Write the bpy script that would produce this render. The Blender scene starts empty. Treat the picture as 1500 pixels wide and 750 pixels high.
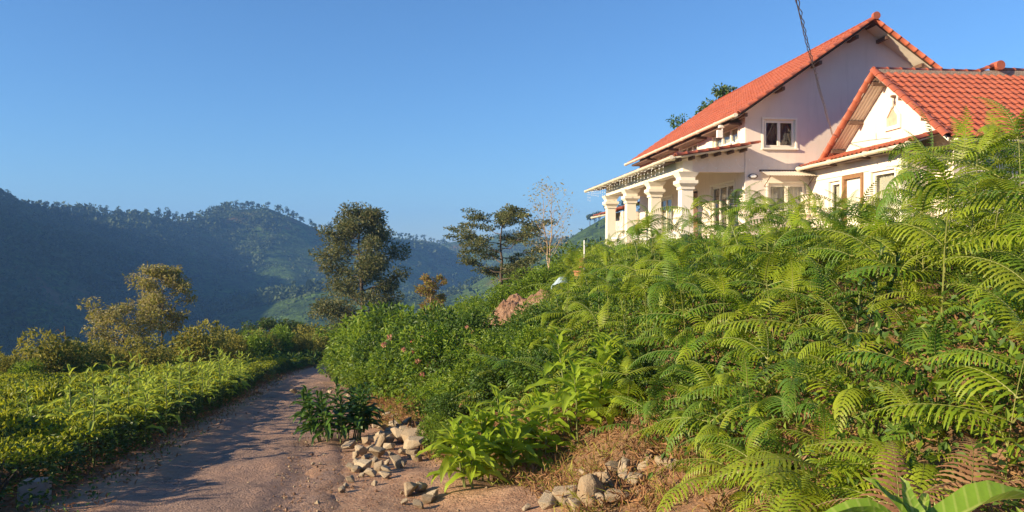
import bpy, bmesh, math, random
import numpy as np
from mathutils import Vector, Matrix, Euler

rnd = random.Random(7)
rng = np.random.default_rng(7)
R = math.radians
scene = bpy.context.scene
col = scene.collection

# ------------------------------------------------------------------ camera
FOC = 1155.0                     # focal length in photo pixels (photo 1500 x 750)
EYE = 1.70
cam_d = bpy.data.cameras.new("camera")
cam_d.sensor_width = 36.0
cam_d.lens = 36.0 * FOC / 1500.0
cam_d.clip_start = 0.05
cam_d.clip_end = 12000
cam = bpy.data.objects.new("camera", cam_d)
cam.location = (0, 0, EYE)
cam.rotation_euler = (R(90 - 0.25), 0, 0)
col.objects.link(cam)
scene.camera = cam

# ------------------------------------------------------------------ light
SUN_EL = 19.5
SUN_DIR = Vector((-0.915, -0.404, 0)).normalized()      # horizontal direction towards the sun
SUN_ROT = math.atan2(SUN_DIR.x, SUN_DIR.y)
world = bpy.data.worlds.new("World")
scene.world = world
world.use_nodes = True
wn = world.node_tree.nodes
wl = world.node_tree.links
wn.clear()
sky = wn.new("ShaderNodeTexSky")
sky.sky_type = 'NISHITA'
sky.sun_disc = False
sky.sun_elevation = R(SUN_EL)
sky.sun_rotation = SUN_ROT
sky.altitude = 3000
sky.air_density = 1.6
sky.dust_density = 0.9
sky.ozone_density = 8.0
bg = wn.new("ShaderNodeBackground")
bg.inputs[1].default_value = 0.079
wo = wn.new("ShaderNodeOutputWorld")
wl.new(sky.outputs[0], bg.inputs[0])
wl.new(bg.outputs[0], wo.inputs[0])

sun_d = bpy.data.lights.new("sun", 'SUN')
sun_d.energy = 5.0
sun_d.angle = R(0.55)
sun_d.color = (1.0, 0.81, 0.54)
sun = bpy.data.objects.new("sun", sun_d)
sv = Vector((SUN_DIR.x * math.cos(R(SUN_EL)), SUN_DIR.y * math.cos(R(SUN_EL)), math.sin(R(SUN_EL))))
sun.rotation_euler = sv.to_track_quat('Z', 'Y').to_euler()
sun.location = (-20, -20, 30)
col.objects.link(sun)

scene.view_settings.view_transform = 'Standard'
scene.view_settings.look = 'None'
scene.view_settings.gamma = 1.0
scene.view_settings.use_curve_mapping = False
scene.view_settings.exposure = 1.2
scene.render.engine = 'CYCLES'
scene.cycles.use_denoising = True
scene.cycles.max_bounces = 6
scene.cycles.diffuse_bounces = 4
scene.cycles.glossy_bounces = 2
scene.cycles.transmission_bounces = 4
scene.cycles.transparent_max_bounces = 6
scene.cycles.volume_bounces = 0
scene.cycles.caustics_reflective = False
scene.cycles.caustics_refractive = False

# ------------------------------------------------------------------ small helpers
def props(o, label=None, cat=None, group=None, kind=None):
    if label: o["label"] = label
    if cat: o["category"] = cat
    if group: o["group"] = group
    if kind: o["kind"] = kind
    return o

def link(name, data, parent=None, loc=None, rot=None, scale=None):
    o = bpy.data.objects.new(name, data)
    col.objects.link(o)
    if parent is not None: o.parent = parent
    if loc is not None: o.location = loc
    if rot is not None: o.rotation_euler = rot
    if scale is not None: o.scale = scale
    return o

def empty(name, loc=(0, 0, 0), rot=(0, 0, 0), scale=(1, 1, 1)):
    o = link(name, None, None, loc, rot, scale)
    o.empty_display_size = 0.1
    return o

def mesh_np(name, verts, faces, mats, mat_idx=None, smooth=False):
    """verts (n,3); faces: list of arrays, each (k,3) or (k,4)"""
    me = bpy.data.meshes.new(name)
    verts = np.asarray(verts, dtype=np.float32)
    if not isinstance(faces, list): faces = [faces]
    faces = [np.asarray(f, dtype=np.int32) for f in faces if len(f)]
    nl = sum(f.size for f in faces)
    npol = sum(len(f) for f in faces)
    me.vertices.add(len(verts)); me.vertices.foreach_set("co", verts.ravel())
    me.loops.add(nl); me.polygons.add(npol)
    me.loops.foreach_set("vertex_index", np.concatenate([f.ravel() for f in faces]))
    tot = np.concatenate([np.full(len(f), f.shape[1], dtype=np.int32) for f in faces])
    start = np.concatenate([[0], np.cumsum(tot)[:-1]]).astype(np.int32)
    me.polygons.foreach_set("loop_start", start)
    me.polygons.foreach_set("loop_total", tot)
    if mat_idx is not None:
        me.polygons.foreach_set("material_index", np.asarray(mat_idx, dtype=np.int32))
    me.polygons.foreach_set("use_smooth", np.full(npol, bool(smooth), dtype=bool))
    for m in (mats if isinstance(mats, (list, tuple)) else [mats]): me.materials.append(m)
    me.update(calc_edges=True)
    return me

class MB:
    """collects boxes, tubes and free faces into ONE mesh"""
    def __init__(s): s.v = []; s.q = []; s.t = []; s.qm = []; s.tm = []; s.m = 0
    def add(s, vs, qs=(), ts=()):
        b = len(s.v); s.v.extend([tuple(p) for p in vs])
        for q in qs: s.q.append([b + i for i in q]); s.qm.append(s.m)
        for t in ts: s.t.append([b + i for i in t]); s.tm.append(s.m)
        return s
    def box(s, x0, x1, y0, y1, z0, z1):
        vs = [(x, y, z) for z in (z0, z1) for y in (y0, y1) for x in (x0, x1)]
        return s.add(vs, [(0, 2, 3, 1), (4, 5, 7, 6), (0, 1, 5, 4), (2, 6, 7, 3), (0, 4, 6, 2), (1, 3, 7, 5)])
    def frustum(s, cx, cy, z0, z1, a0, a1):
        vs = [(cx + sx * a0, cy + sy * a0, z0) for sy in (-1, 1) for sx in (-1, 1)] + [(cx + sx * a1, cy + sy * a1, z1) for sy in (-1, 1) for sx in (-1, 1)]
        return s.add(vs, [(0, 2, 3, 1), (4, 5, 7, 6), (0, 1, 5, 4), (2, 6, 7, 3), (0, 4, 6, 2), (1, 3, 7, 5)])
    def prism(s, poly, axis, c0, c1):
        """poly: list of (a,b); axis 0 -> (y,z) extruded in x ; axis 1 -> (x,z) extruded in y"""
        n = len(poly)
        f = (lambda a, b, c: (c, a, b)) if axis == 0 else (lambda a, b, c: (a, c, b))
        vs = [f(a, b, c0) for a, b in poly] + [f(a, b, c1) for a, b in poly]
        b0 = len(s.v)
        s.add(vs, [(i, (i + 1) % n, n + (i + 1) % n, n + i) for i in range(n)],
              [(0, i + 1, i) for i in range(1, n - 1)] + [(n, n + i, n + i + 1) for i in range(1, n - 1)])
        return s
    def chevron(s, p, axis, c0, c1):
        """six-point roof section: low, ridge, low on top, then back underneath"""
        f = (lambda a, b, c: (c, a, b)) if axis == 0 else (lambda a, b, c: (a, c, b))
        vs = [f(a, b, c0) for a, b in p] + [f(a, b, c1) for a, b in p]
        return s.add(vs, [(i, (i + 1) % 6, 6 + (i + 1) % 6, 6 + i) for i in range(6)] + [(0, 5, 4, 1), (1, 4, 3, 2), (6, 7, 10, 11), (7, 8, 9, 10)])
    def tube(s, pts, radii, sides=6, caps=True):
        pts = [Vector(p) for p in pts]; n = len(pts)
        if not isinstance(radii, (list, tuple)): radii = [radii] * n
        vs = []; prev = None
        for i, p in enumerate(pts):
            t = (pts[min(i + 1, n - 1)] - pts[max(i - 1, 0)])
            if t.length < 1e-9: t = Vector((0, 0, 1))
            t.normalize()
            ref = prev if prev is not None else (Vector((0, 0, 1)) if abs(t.z) < 0.9 else Vector((1, 0, 0)))
            a = (ref - t * ref.dot(t))
            if a.length < 1e-6: a = t.orthogonal()
            a.normalize(); b = t.cross(a); prev = a
            for k in range(sides):
                an = 2 * math.pi * k / sides
                vs.append(p + (a * math.cos(an) + b * math.sin(an)) * radii[i])
        qs = [(i * sides + k, i * sides + (k + 1) % sides, (i + 1) * sides + (k + 1) % sides, (i + 1) * sides + k)
              for i in range(n - 1) for k in range(sides)]
        ts = []
        if caps:
            ts += [(0, k + 1, k) for k in range(1, sides - 1)]
            o = (n - 1) * sides
            ts += [(o, o + k, o + k + 1) for k in range(1, sides - 1)]
        return s.add(vs, qs, ts)
    def mesh(s, name, mats, smooth=False):
        fs = []; mi = []
        if s.q: fs.append(np.array(s.q)); mi += s.qm
        if s.t: fs.append(np.array(s.t)); mi += s.tm
        return mesh_np(name, np.array(s.v), fs, mats, mi, smooth)
    def build(s, name, mats, parent=None, smooth=False, **k):
        return link(name, s.mesh(name, mats, smooth), parent, **k)

def box(name, x0, x1, y0, y1, z0, z1, mat, parent):
    return MB().box(x0, x1, y0, y1, z0, z1).build(name, mat, parent)

def copy_tree(o, parent=None):
    c = o.copy(); col.objects.link(c); c.parent = parent
    for ch in o.children: copy_tree(ch, c)
    return c

# ------------------------------------------------------------------ numpy noise
def _h(ix, iy, s):
    v = np.sin(ix * 127.1 + iy * 311.7 + s * 74.7) * 43758.5453
    return v - np.floor(v)
def vnoise(x, y, s=0):
    ix = np.floor(x); iy = np.floor(y); fx = x - ix; fy = y - iy
    fx = fx * fx * (3 - 2 * fx); fy = fy * fy * (3 - 2 * fy)
    a = _h(ix, iy, s); b = _h(ix + 1, iy, s); c = _h(ix, iy + 1, s); d = _h(ix + 1, iy + 1, s)
    return (a + (b - a) * fx) * (1 - fy) + (c + (d - c) * fx) * fy - 0.5
def fbm(x, y, s=0, o=4):
    r = 0; a = 1.0
    for i in range(o):
        r = r + a * vnoise(x * 2 ** i, y * 2 ** i, s + i * 3); a *= 0.5
    return r
def sstep(a, b, x):
    t = np.clip((x - a) / (b - a), 0, 1); return t * t * (3 - 2 * t)

# ------------------------------------------------------------------ terrain height
_ry = np.arange(-80, 140, 0.5)
_rx = np.interp(_ry, [-80, 0, 10, 20, 30, 40, 46, 52, 58, 66, 80, 140],
                [15.5, -1.3, -3.4, -5.5, -7.6, -9.5, -10.2, -9.9, -8.2, -4.0, 4.0, 40])
_rx = np.convolve(np.pad(_rx, 8, mode='edge'), np.ones(17) / 17, mode='valid')
def road_x(y): return np.interp(y, _ry, _rx)
HALF = 1.3
def road_z(y):
    return np.where(y < -15, 1.62 - 0.04 * (y + 15), np.where(y < 50, -0.108 * y, -5.4 - 0.15 * (y - 50)))

HU = Vector((0.9947, 0.1025)); HV = Vector((-0.1025, 0.9947))
H0 = HU * 11.1 + HV * 27.0
HZ = 1.55
H_ROT = math.atan2(0.1025, 0.9947)
def house_xy(x, y):
    dx = x - H0.x; dy = y - H0.y
    return dx * HU.x + dy * HU.y, dx * HV.x + dy * HV.y

RIDGES = [
    ([(-520, 240, 95), (-500, 420, 92), (-490, 600, 76), (-480, 740, 58), (-432, 850, 47), (-392, 920, 46), (-346, 985, 63), (-318, 1000, 62), (-262, 1035, 36), (-190, 1090, 24), (-120, 1200, 18)], 0.52),
    ([(-318, 1000, 55), (-240, 850, -15), (-190, 720, -50)], 0.5),
    ([(-262, 1300, 30), (-190, 1500, 34), (-90, 1480, 34), (30, 1400, 28), (160, 1200, 40), (300, 1100, 60)], 0.42),
    ([(60, 640, 18), (85, 600, 30), (190, 560, 62), (420, 520, 90)], 0.5),
    ([(-190, 640, -22), (-110, 560, -18), (-50, 500, -24), (20, 470, -32)], 0.34),
]
def hills(x, y):
    z = np.full_like(x, -95.0)
    for pts, sl in RIDGES:
        best = np.full_like(x, -1e4)
        for (x0, y0, z0), (x1, y1, z1) in zip(pts[:-1], pts[1:]):
            dx, dy = x1 - x0, y1 - y0
            t = np.clip(((x - x0) * dx + (y - y0) * dy) / (dx * dx + dy * dy), 0, 1)
            d = np.hypot(x - (x0 + t * dx), y - (y0 + t * dy))
            best = np.maximum(best, z0 + t * (z1 - z0) - sl * (np.sqrt(d * d + 15 ** 2) - 15))
        k = 0.12
        m = np.maximum(z, best)
        z = m + np.log1p(np.exp(-np.abs(z - best) * k)) / k
    amp = sstep(120, 500, np.hypot(x, y))
    gully = np.abs(vnoise(x / 90, y / 90, 5)) * 2
    return z + amp * (fbm(x / 160, y / 160, 2, 3) * 13 + gully * 12 - 8 + fbm(x / 28, y / 28, 9, 3) * 3.0)

def height(x, y):
    x = np.asarray(x, dtype=float); y = np.asarray(y, dtype=float)
    zr = road_z(y); t = x - road_x(y)
    s = t - HALF
    toe = np.interp(y, [-5, 0, 8, 12, 16, 60], [2.4, 2.6, 2.6, 1.7, 1.0, 1.0])
    sl = np.interp(y, [0, 10, 20, 60], [0.8, 0.8, 0.5, 0.42])
    k = 4.0
    zR = zr + 0.05 * np.clip(s, 0, toe) + sl * np.log1p(np.exp(np.clip((s - toe) * k, -40, 40))) / k
    zt = 1.5 - 0.22 * np.clip(y - 47, 0, None)
    kk = 2.5
    zR = -np.logaddexp(-kk * zR, -kk * zt) / kk
    sL = -t - HALF
    zL = zr - 0.03 * np.clip(sL, 0, 9) - 0.34 * np.clip(sL - 9.5, 0, None)
    z = np.where(t > 0, np.where(s > 0, zR, zr), np.where(sL > 0, zL, zr))
    z = z - 0.38 * np.clip(y - 64, 0, None)
    hx, hy = house_xy(x, y)
    dd = np.maximum(np.maximum(-2.9 - hx, hx - 10), np.maximum(-7.2 - hy, hy - 15))
    w = 1 - sstep(0, 2.6, dd)
    z = z * (1 - w) + 1.5 * w
    rough = sstep(0.1, 1.2, np.abs(t) - HALF)
    z = z + rough * (1 - w) * (fbm(x * 0.9, y * 0.9, 4, 3) * 0.22)
    # heap of earth on the bank
    z = np.maximum(z, -120)
    r = np.hypot(x, y)
    hz = hills(x, y)
    b = sstep(90, 200, r)
    return np.maximum(z, hz * b + z * (1 - b) - 500 * (1 - b))

def Hs(x, y): return float(height(np.array([x]), np.array([y]))[0])
def gpt(px, d, dz=0.0):
    """ground point seen in photo column px at distance d"""
    x = (px - 750) / FOC * d
    return Vector((x, d, Hs(x, d) + dz))
def apt(px, py, d):
    return Vector(((px - 750) / FOC * d, d, EYE + (370 - py) / FOC * d))

# ------------------------------------------------------------------ materials
class NT:
    def __init__(s, name):
        s.mat = bpy.data.materials.new(name); s.mat.use_nodes = True
        s.n = s.mat.node_tree.nodes; s.l = s.mat.node_tree.links; s.n.clear()
        s.out = s.n.new("ShaderNodeOutputMaterial")
    def node(s, t, **k):
        n = s.n.new(t)
        for a, v in k.items(): setattr(n, a, v)
        return n
    def set(s, sock, v):
        if hasattr(v, "links") or isinstance(v, bpy.types.NodeSocket): s.l.new(v, sock)
        else: sock.default_value = v
    def math(s, op, a, b=0.0):
        n = s.node("ShaderNodeMath", operation=op); s.set(n.inputs[0], a); s.set(n.inputs[1], b); return n.outputs[0]
    def mix(s, f, a, b):
        n = s.node("ShaderNodeMix", data_type='RGBA'); s.set(n.inputs[0], f)
        s.set(n.inputs[6], a if not isinstance(a, tuple) else (*a, 1)[:4]); s.set(n.inputs[7], b if not isinstance(b, tuple) else (*b, 1)[:4])
        return n.outputs[2]
    def noise(s, scale, detail=3, vec=None, rough=0.55):
        n = s.node("ShaderNodeTexNoise"); n.inputs["Scale"].default_value = scale; n.inputs["Detail"].default_value = detail
        n.inputs["Roughness"].default_value = rough
        if vec is not None: s.l.new(vec, n.inputs["Vector"])
        return n.outputs["Fac"]
    def ramp(s, f, a, b):
        n = s.node("ShaderNodeMapRange"); s.set(n.inputs[0], f); n.inputs[1].default_value = a; n.inputs[2].default_value = b; return n.outputs[0]
    def coord(s, w="Object"): return s.node("ShaderNodeTexCoord").outputs[w]
    def pos(s): return s.node("ShaderNodeNewGeometry").outputs["Position"]
    def island(s): return s.node("ShaderNodeNewGeometry").outputs["Random Per Island"]
    def orand(s): return s.node("ShaderNodeObjectInfo").outputs["Random"]
    def bump(s, h, strength=0.3, dist=0.02):
        n = s.node("ShaderNodeBump"); n.inputs["Strength"].default_value = strength; n.inputs["Distance"].default_value = dist
        s.l.new(h, n.inputs["Height"]); return n.outputs[0]
    def bsdf(s, colr, rough=0.6, normal=None, spec=0.5, metallic=0.0):
        b = s.node("ShaderNodeBsdfPrincipled"); s.set(b.inputs["Base Color"], colr if not isinstance(colr, tuple) else (*colr, 1)[:4])
        s.set(b.inputs["Roughness"], rough); b.inputs["Specular IOR Level"].default_value = spec; b.inputs["Metallic"].default_value = metallic
        if normal is not None: s.l.new(normal, b.inputs["Normal"])
        return b.outputs[0]
    def done(s, sh): s.l.new(sh, s.out.inputs[0]); return s.mat

def leaf_mat(name, c0, c1, c2=None, trans=0.35, rough=0.45, midrib=None, spec=0.35, vein=0.16):
    m = NT(name)
    c = m.mix(m.island(), c0, c1)
    c = m.mix(m.math('MULTIPLY', m.orand(), 0.55), c, c2 if c2 else c1)
    n = m.noise(2.2, 2, m.pos())
    hs = m.node("ShaderNodeHueSaturation"); m.l.new(c, hs.inputs["Color"])
    m.l.new(m.math('ADD', m.math('MULTIPLY', n, 0.9), 0.55), hs.inputs["Value"])
    c = hs.outputs[0]
    if midrib:
        sep = m.node("ShaderNodeSeparateXYZ"); m.l.new(m.coord(), sep.inputs[0])
        a = m.math('ABSOLUTE', sep.outputs[1])
        c = m.mix(m.ramp(a, 0.006, 0.002), c, midrib)
        # side veins
        v = m.math('SINE', m.math('SUBTRACT', m.math('MULTIPLY', sep.outputs[0], 190), m.math('MULTIPLY', a, 150)))
        c = m.mix(m.math('MULTIPLY', m.ramp(v, 0.6, 1.0), vein), c, midrib)
    nrm = None
    if midrib:
        c = m.mix(m.math('MULTIPLY', m.ramp(m.noise(38, 5, m.coord(), 0.75), 0.60, 0.70), 0.55), c, (0.22, 0.15, 0.05))
        nrm = m.bump(m.math('ADD', m.math('MULTIPLY', v, 0.12), m.noise(30, 3, m.coord())), 0.5, 0.006)
    p = m.bsdf(c, rough, nrm, spec)
    t = m.node("ShaderNodeBsdfTranslucent")
    hs2 = m.node("ShaderNodeHueSaturation"); m.l.new(c, hs2.inputs["Color"]); hs2.inputs["Hue"].default_value = 0.485; hs2.inputs["Value"].default_value = 1.5
    m.l.new(hs2.outputs[0], t.inputs[0])
    mx = m.node("ShaderNodeMixShader"); mx.inputs[0].default_value = trans
    m.l.new(p, mx.inputs[1]); m.l.new(t.outputs[0], mx.inputs[2])
    return m.done(mx.outputs[0])

def plain(name, c, rough=0.6, var=0.12, scale=6, bump=0.15, spec=0.4, metallic=0.0, dark=None):
    m = NT(name); co = m.coord()
    n = m.noise(scale, 4, co)
    cc = m.mix(m.ramp(n, 0.3, 0.7), tuple(x * (1 - var) for x in c), tuple(min(1, x * (1 + var)) for x in c))
    if dark:
        n2 = m.noise(scale * 0.23, 5, co, 0.65)
        cc = m.mix(m.math('MULTIPLY', m.ramp(n2, 0.52, 0.72), 0.6), cc, dark)
    return m.done(m.bsdf(cc, rough, m.bump(m.noise(scale * 9, 3, co), bump, 0.01), spec, metallic))

M = {}
M['fern'] = leaf_mat("fern_leaf", (0.15, 0.25, 0.012), (0.26, 0.34, 0.018), (0.31, 0.34, 0.03), 0.4)
M['fern_dark'] = leaf_mat("fern_leaf_deep", (0.07, 0.17, 0.015), (0.12, 0.22, 0.02), (0.16, 0.24, 0.025), 0.35)
M['fern_stem'] = plain("fern_stem", (0.19, 0.20, 0.045), 0.6)
M['dry'] = leaf_mat("dry_fern", (0.24, 0.12, 0.055), (0.34, 0.20, 0.09), (0.20, 0.09, 0.05), 0.2, 0.8)
M['broad'] = leaf_mat("broad_leaf", (0.20, 0.35, 0.02), (0.32, 0.44, 0.03), (0.34, 0.42, 0.04), 0.45, 0.5, midrib=(0.24, 0.30, 0.06))
M['big_leaf'] = leaf_mat("big_soft_leaf", (0.13, 0.26, 0.02), (0.19, 0.31, 0.03), (0.17, 0.29, 0.03), 0.35, 0.55, midrib=(0.34, 0.42, 0.10), vein=0.5)
M['broad_pale'] = leaf_mat("pale_leaf", (0.24, 0.36, 0.03), (0.38, 0.46, 0.055), (0.32, 0.40, 0.045), 0.45, 0.55, midrib=(0.28, 0.33, 0.10))
M['broad_dark'] = leaf_mat("dark_leaf", (0.04, 0.105, 0.015), (0.07, 0.15, 0.02), (0.06, 0.12, 0.02), 0.25, 0.35, midrib=(0.14, 0.2, 0.05))
M['gloss'] = leaf_mat("glossy_leaf", (0.03, 0.085, 0.012), (0.06, 0.125, 0.016), (0.05, 0.10, 0.015), 0.2, 0.22, midrib=(0.12, 0.17, 0.05), spec=0.6)
M['tea'] = leaf_mat("tea_leaf", (0.17, 0.24, 0.014), (0.34, 0.36, 0.02), (0.30, 0.33, 0.02), 0.45, 0.5)
M['tea_low'] = leaf_mat("old_tea_leaf", (0.04, 0.085, 0.016), (0.08, 0.13, 0.02), (0.06, 0.10, 0.02), 0.25, 0.45)
M['bush'] = leaf_mat("bush_leaf", (0.10, 0.20, 0.016), (0.21, 0.29, 0.025), (0.18, 0.26, 0.02), 0.4, 0.5)
M['bush_dark'] = leaf_mat("bush_leaf_dark", (0.045, 0.10, 0.015), (0.09, 0.155, 0.022), (0.075, 0.14, 0.018), 0.3, 0.5)
M['olive'] = leaf_mat("olive_leaf", (0.16, 0.18, 0.025), (0.30, 0.28, 0.05), (0.26, 0.24, 0.04), 0.4, 0.6)
M['oak'] = leaf_mat("oak_leaf", (0.085, 0.11, 0.03), (0.22, 0.20, 0.075), (0.17, 0.16, 0.055), 0.3, 0.55)
M['oak_dark'] = leaf_mat("oak_leaf_dark", (0.05, 0.08, 0.025), (0.11, 0.13, 0.04), (0.09, 0.11, 0.035), 0.25, 0.55)
M['silver'] = leaf_mat("silvery_leaf", (0.22, 0.20, 0.07), (0.40, 0.35, 0.15), (0.34, 0.30, 0.11), 0.35, 0.55)
M['rust'] = leaf_mat("rusty_leaf", (0.20, 0.12, 0.045), (0.30, 0.19, 0.07), (0.26, 0.16, 0.05), 0.3, 0.7)
M['far_tree'] = leaf_mat("far_tree_leaf", (0.03, 0.06, 0.02), (0.075, 0.105, 0.032), (0.06, 0.09, 0.03), 0.15, 0.8)
M['grass'] = leaf_mat("grass_blade", (0.19, 0.25, 0.025), (0.34, 0.32, 0.05), (0.3, 0.3, 0.04), 0.35, 0.6)
M['straw'] = leaf_mat("straw_blade", (0.26, 0.17, 0.06), (0.38, 0.26, 0.11), (0.3, 0.2, 0.08), 0.25, 0.8)
M['flower'] = leaf_mat("flower_petal", (0.55, 0.24, 0.17), (0.62, 0.34, 0.22), (0.60, 0.28, 0.20), 0.3, 0.6)
M['bark'] = plain("bark", (0.09, 0.065, 0.045), 0.9, 0.35, 12, 0.5)
M['bark_pale'] = plain("bark_pale", (0.36, 0.27, 0.18), 0.9, 0.25, 12, 0.4)
def wall_mat():
    m = NT("white_wall_paint"); co = m.coord()
    c = m.mix(m.ramp(m.noise(0.8, 4, co), 0.3, 0.7), (0.72, 0.62, 0.54), (0.79, 0.69, 0.61))
    mp = m.node("ShaderNodeMapping"); mp.inputs["Scale"].default_value = (4.5, 4.5, 0.35); m.l.new(co, mp.inputs[0])
    c = m.mix(m.math('MULTIPLY', m.ramp(m.noise(1.2, 5, mp.outputs[0], 0.7), 0.52, 0.75), 0.35), c, (0.50, 0.43, 0.36))
    c = m.mix(m.math('MULTIPLY', m.ramp(m.noise(2.6, 6, co, 0.75), 0.58, 0.75), 0.25), c, (0.58, 0.50, 0.42))
    return m.done(m.bsdf(c, 0.85, m.bump(m.noise(45, 4, co), 0.25, 0.008), 0.25))
M['wall'] = wall_mat()
M['trim'] = plain("cream_trim_paint", (0.82, 0.76, 0.64), 0.6, 0.03, 4, 0.05, 0.3)
M['gutter'] = plain("cream_gutter", (0.78, 0.70, 0.54), 0.4, 0.05, 5, 0.02, 0.5)
M['wood'] = plain("dark_wood", (0.13, 0.075, 0.05), 0.7, 0.25, 14, 0.2)
M['brown_wood'] = plain("brown_door_wood", (0.25, 0.13, 0.06), 0.55, 0.2, 14, 0.2)
M['sheet'] = plain("corrugated_white_sheet", (0.66, 0.60, 0.50), 0.5, 0.1, 3, 0.03)
M['mortar'] = plain("ridge_mortar", (0.34, 0.27, 0.21), 0.95, 0.3, 20, 0.6)
M['curtain'] = plain("curtain_cloth", (0.72, 0.66, 0.54), 0.9, 0.08, 8, 0.1)
M['dark_curtain'] = plain("maroon_curtain", (0.10, 0.045, 0.055), 0.9, 0.3, 8, 0.1)
M['metal'] = plain("grey_metal", (0.35, 0.35, 0.36), 0.4, 0.1, 8, 0.02, 0.5, 0.7)
M['white_plastic'] = plain("white_plastic", (0.8, 0.8, 0.78), 0.35, 0.03, 8, 0.02)
M['cable'] = plain("cable", (0.34, 0.22, 0.20), 0.7, 0.4, 40, 0.2)
M['concrete'] = plain("concrete", (0.36, 0.30, 0.27), 0.9, 0.18, 9, 0.5, dark=(0.2, 0.16, 0.14))
M['terracotta'] = plain("terracotta_pot", (0.5, 0.2, 0.1), 0.8, 0.15, 9, 0.2)
M['bag'] = plain("pale_blue_sheet", (0.34, 0.44, 0.48), 0.4, 0.3, 9, 0.2)

def tile_mat():
    m = NT("clay_roof_tile"); co = m.pos()
    c = m.mix(m.island(), (0.34, 0.088, 0.046), (0.44, 0.125, 0.066))
    c = m.mix(m.math('MULTIPLY', m.orand(), 0.45), c, (0.36, 0.085, 0.04))
    c = m.mix(m.math('MULTIPLY', m.ramp(m.noise(1.1, 6, co, 0.75), 0.48, 0.72), 0.6), c, (0.20, 0.075, 0.05))
    c = m.mix(m.math('MULTIPLY', m.ramp(m.noise(0.7, 5, co, 0.7), 0.55, 0.75), 0.4), c, (0.47, 0.20, 0.13))
    c = m.mix(m.math('MULTIPLY', m.ramp(m.noise(9, 4, co, 0.7), 0.62, 0.72), 0.55), c, (0.12, 0.085, 0.06))
    return m.done(m.bsdf(c, 0.55, m.bump(m.noise(60, 3, co), 0.2, 0.004), 0.35))
M['tile'] = tile_mat()

def glass_mat():
    m = NT("window_glass")
    g = m.node("ShaderNodeBsdfGlossy"); g.inputs["Roughness"].default_value = 0.03; g.inputs[0].default_value = (0.9, 0.9, 0.9, 1)
    t = m.node("ShaderNodeBsdfTransparent"); t.inputs[0].default_value = (0.85, 0.87, 0.86, 1)
    f = m.node("ShaderNodeLayerWeight"); f.inputs[0].default_value = 0.5
    mx = m.node("ShaderNodeMixShader"); m.l.new(m.math('ADD', m.math('MULTIPLY', m.math('POWER', f.outputs["Facing"], 3.0), 0.4), 0.04), mx.inputs[0])
    m.l.new(t.outputs[0], mx.inputs[1]); m.l.new(g.outputs[0], mx.inputs[2])
    return m.done(mx.outputs[0])
M['glass'] = glass_mat()

def rock_mat():
    m = NT("pale_broken_stone"); co = m.coord()
    c = m.mix(m.orand(), (0.33, 0.25, 0.16), (0.50, 0.42, 0.30))
    c = m.mix(m.math('MULTIPLY', m.ramp(m.noise(5, 5, co, 0.7), 0.45, 0.7), 0.6), c, (0.30, 0.19, 0.11))
    c = m.mix(m.math('MULTIPLY', m.ramp(m.noise(17, 3, co), 0.58, 0.7), 0.5), c, (0.14, 0.12, 0.09))
    return m.done(m.bsdf(c, 0.9, m.bump(m.noise(22, 6, co, 0.7), 0.8, 0.03), 0.25))
M['rock'] = rock_mat()

def earth_mat():
    m = NT("loose_earth"); co = m.pos()
    c = m.mix(m.ramp(m.noise(3.5, 5, co, 0.7), 0.35, 0.65), (0.30, 0.165, 0.10), (0.43, 0.265, 0.17))
    c = m.mix(m.math('MULTIPLY', m.ramp(m.noise(14, 3, co), 0.6, 0.7), 0.7), c, (0.58, 0.42, 0.32))
    return m.done(m.bsdf(c, 0.95, m.bump(m.noise(9, 6, co, 0.75), 1.0, 0.15), 0.2))
M['earth'] = earth_mat()

def ground_mat():
    m = NT("bank_soil"); co = m.pos()
    c = m.mix(m.ramp(m.noise(1.3, 5, co, 0.7), 0.35, 0.65), (0.19, 0.10, 0.058), (0.27, 0.165, 0.095))
    c = m.mix(m.math('MULTIPLY', m.ramp(m.noise(11, 4, co, 0.7), 0.55, 0.72), 0.6), c, (0.42, 0.30, 0.19))
    c = m.mix(m.math('MULTIPLY', m.ramp(m.noise(0.45, 4, co), 0.5, 0.62), 0.55), c, (0.09, 0.09, 0.03))
    at = m.node("ShaderNodeAttribute", attribute_name="verge")
    vf = m.ramp(m.math('ADD', at.outputs["Fac"], m.math('MULTIPLY', m.math('SUBTRACT', m.noise(2.2, 5, co, 0.7), 0.5), 0.9)), 0.25, 0.6)
    dirt = m.mix(m.ramp(m.noise(4.5, 6, co, 0.75), 0.35, 0.65), (0.30, 0.165, 0.10), (0.44, 0.275, 0.175))
    dirt = m.mix(m.math('MULTIPLY', m.ramp(m.noise(24, 4, co, 0.7), 0.55, 0.7), 0.6), dirt, (0.50, 0.36, 0.25))
    c = m.mix(vf, c, dirt)
    h = m.math('ADD', m.noise(6, 6, co, 0.7), m.math('MULTIPLY', m.noise(40, 3, co), 0.4))
    return m.done(m.bsdf(c, 0.95, m.bump(h, 0.9, 0.06), 0.2))
M['ground'] = ground_mat()

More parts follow.
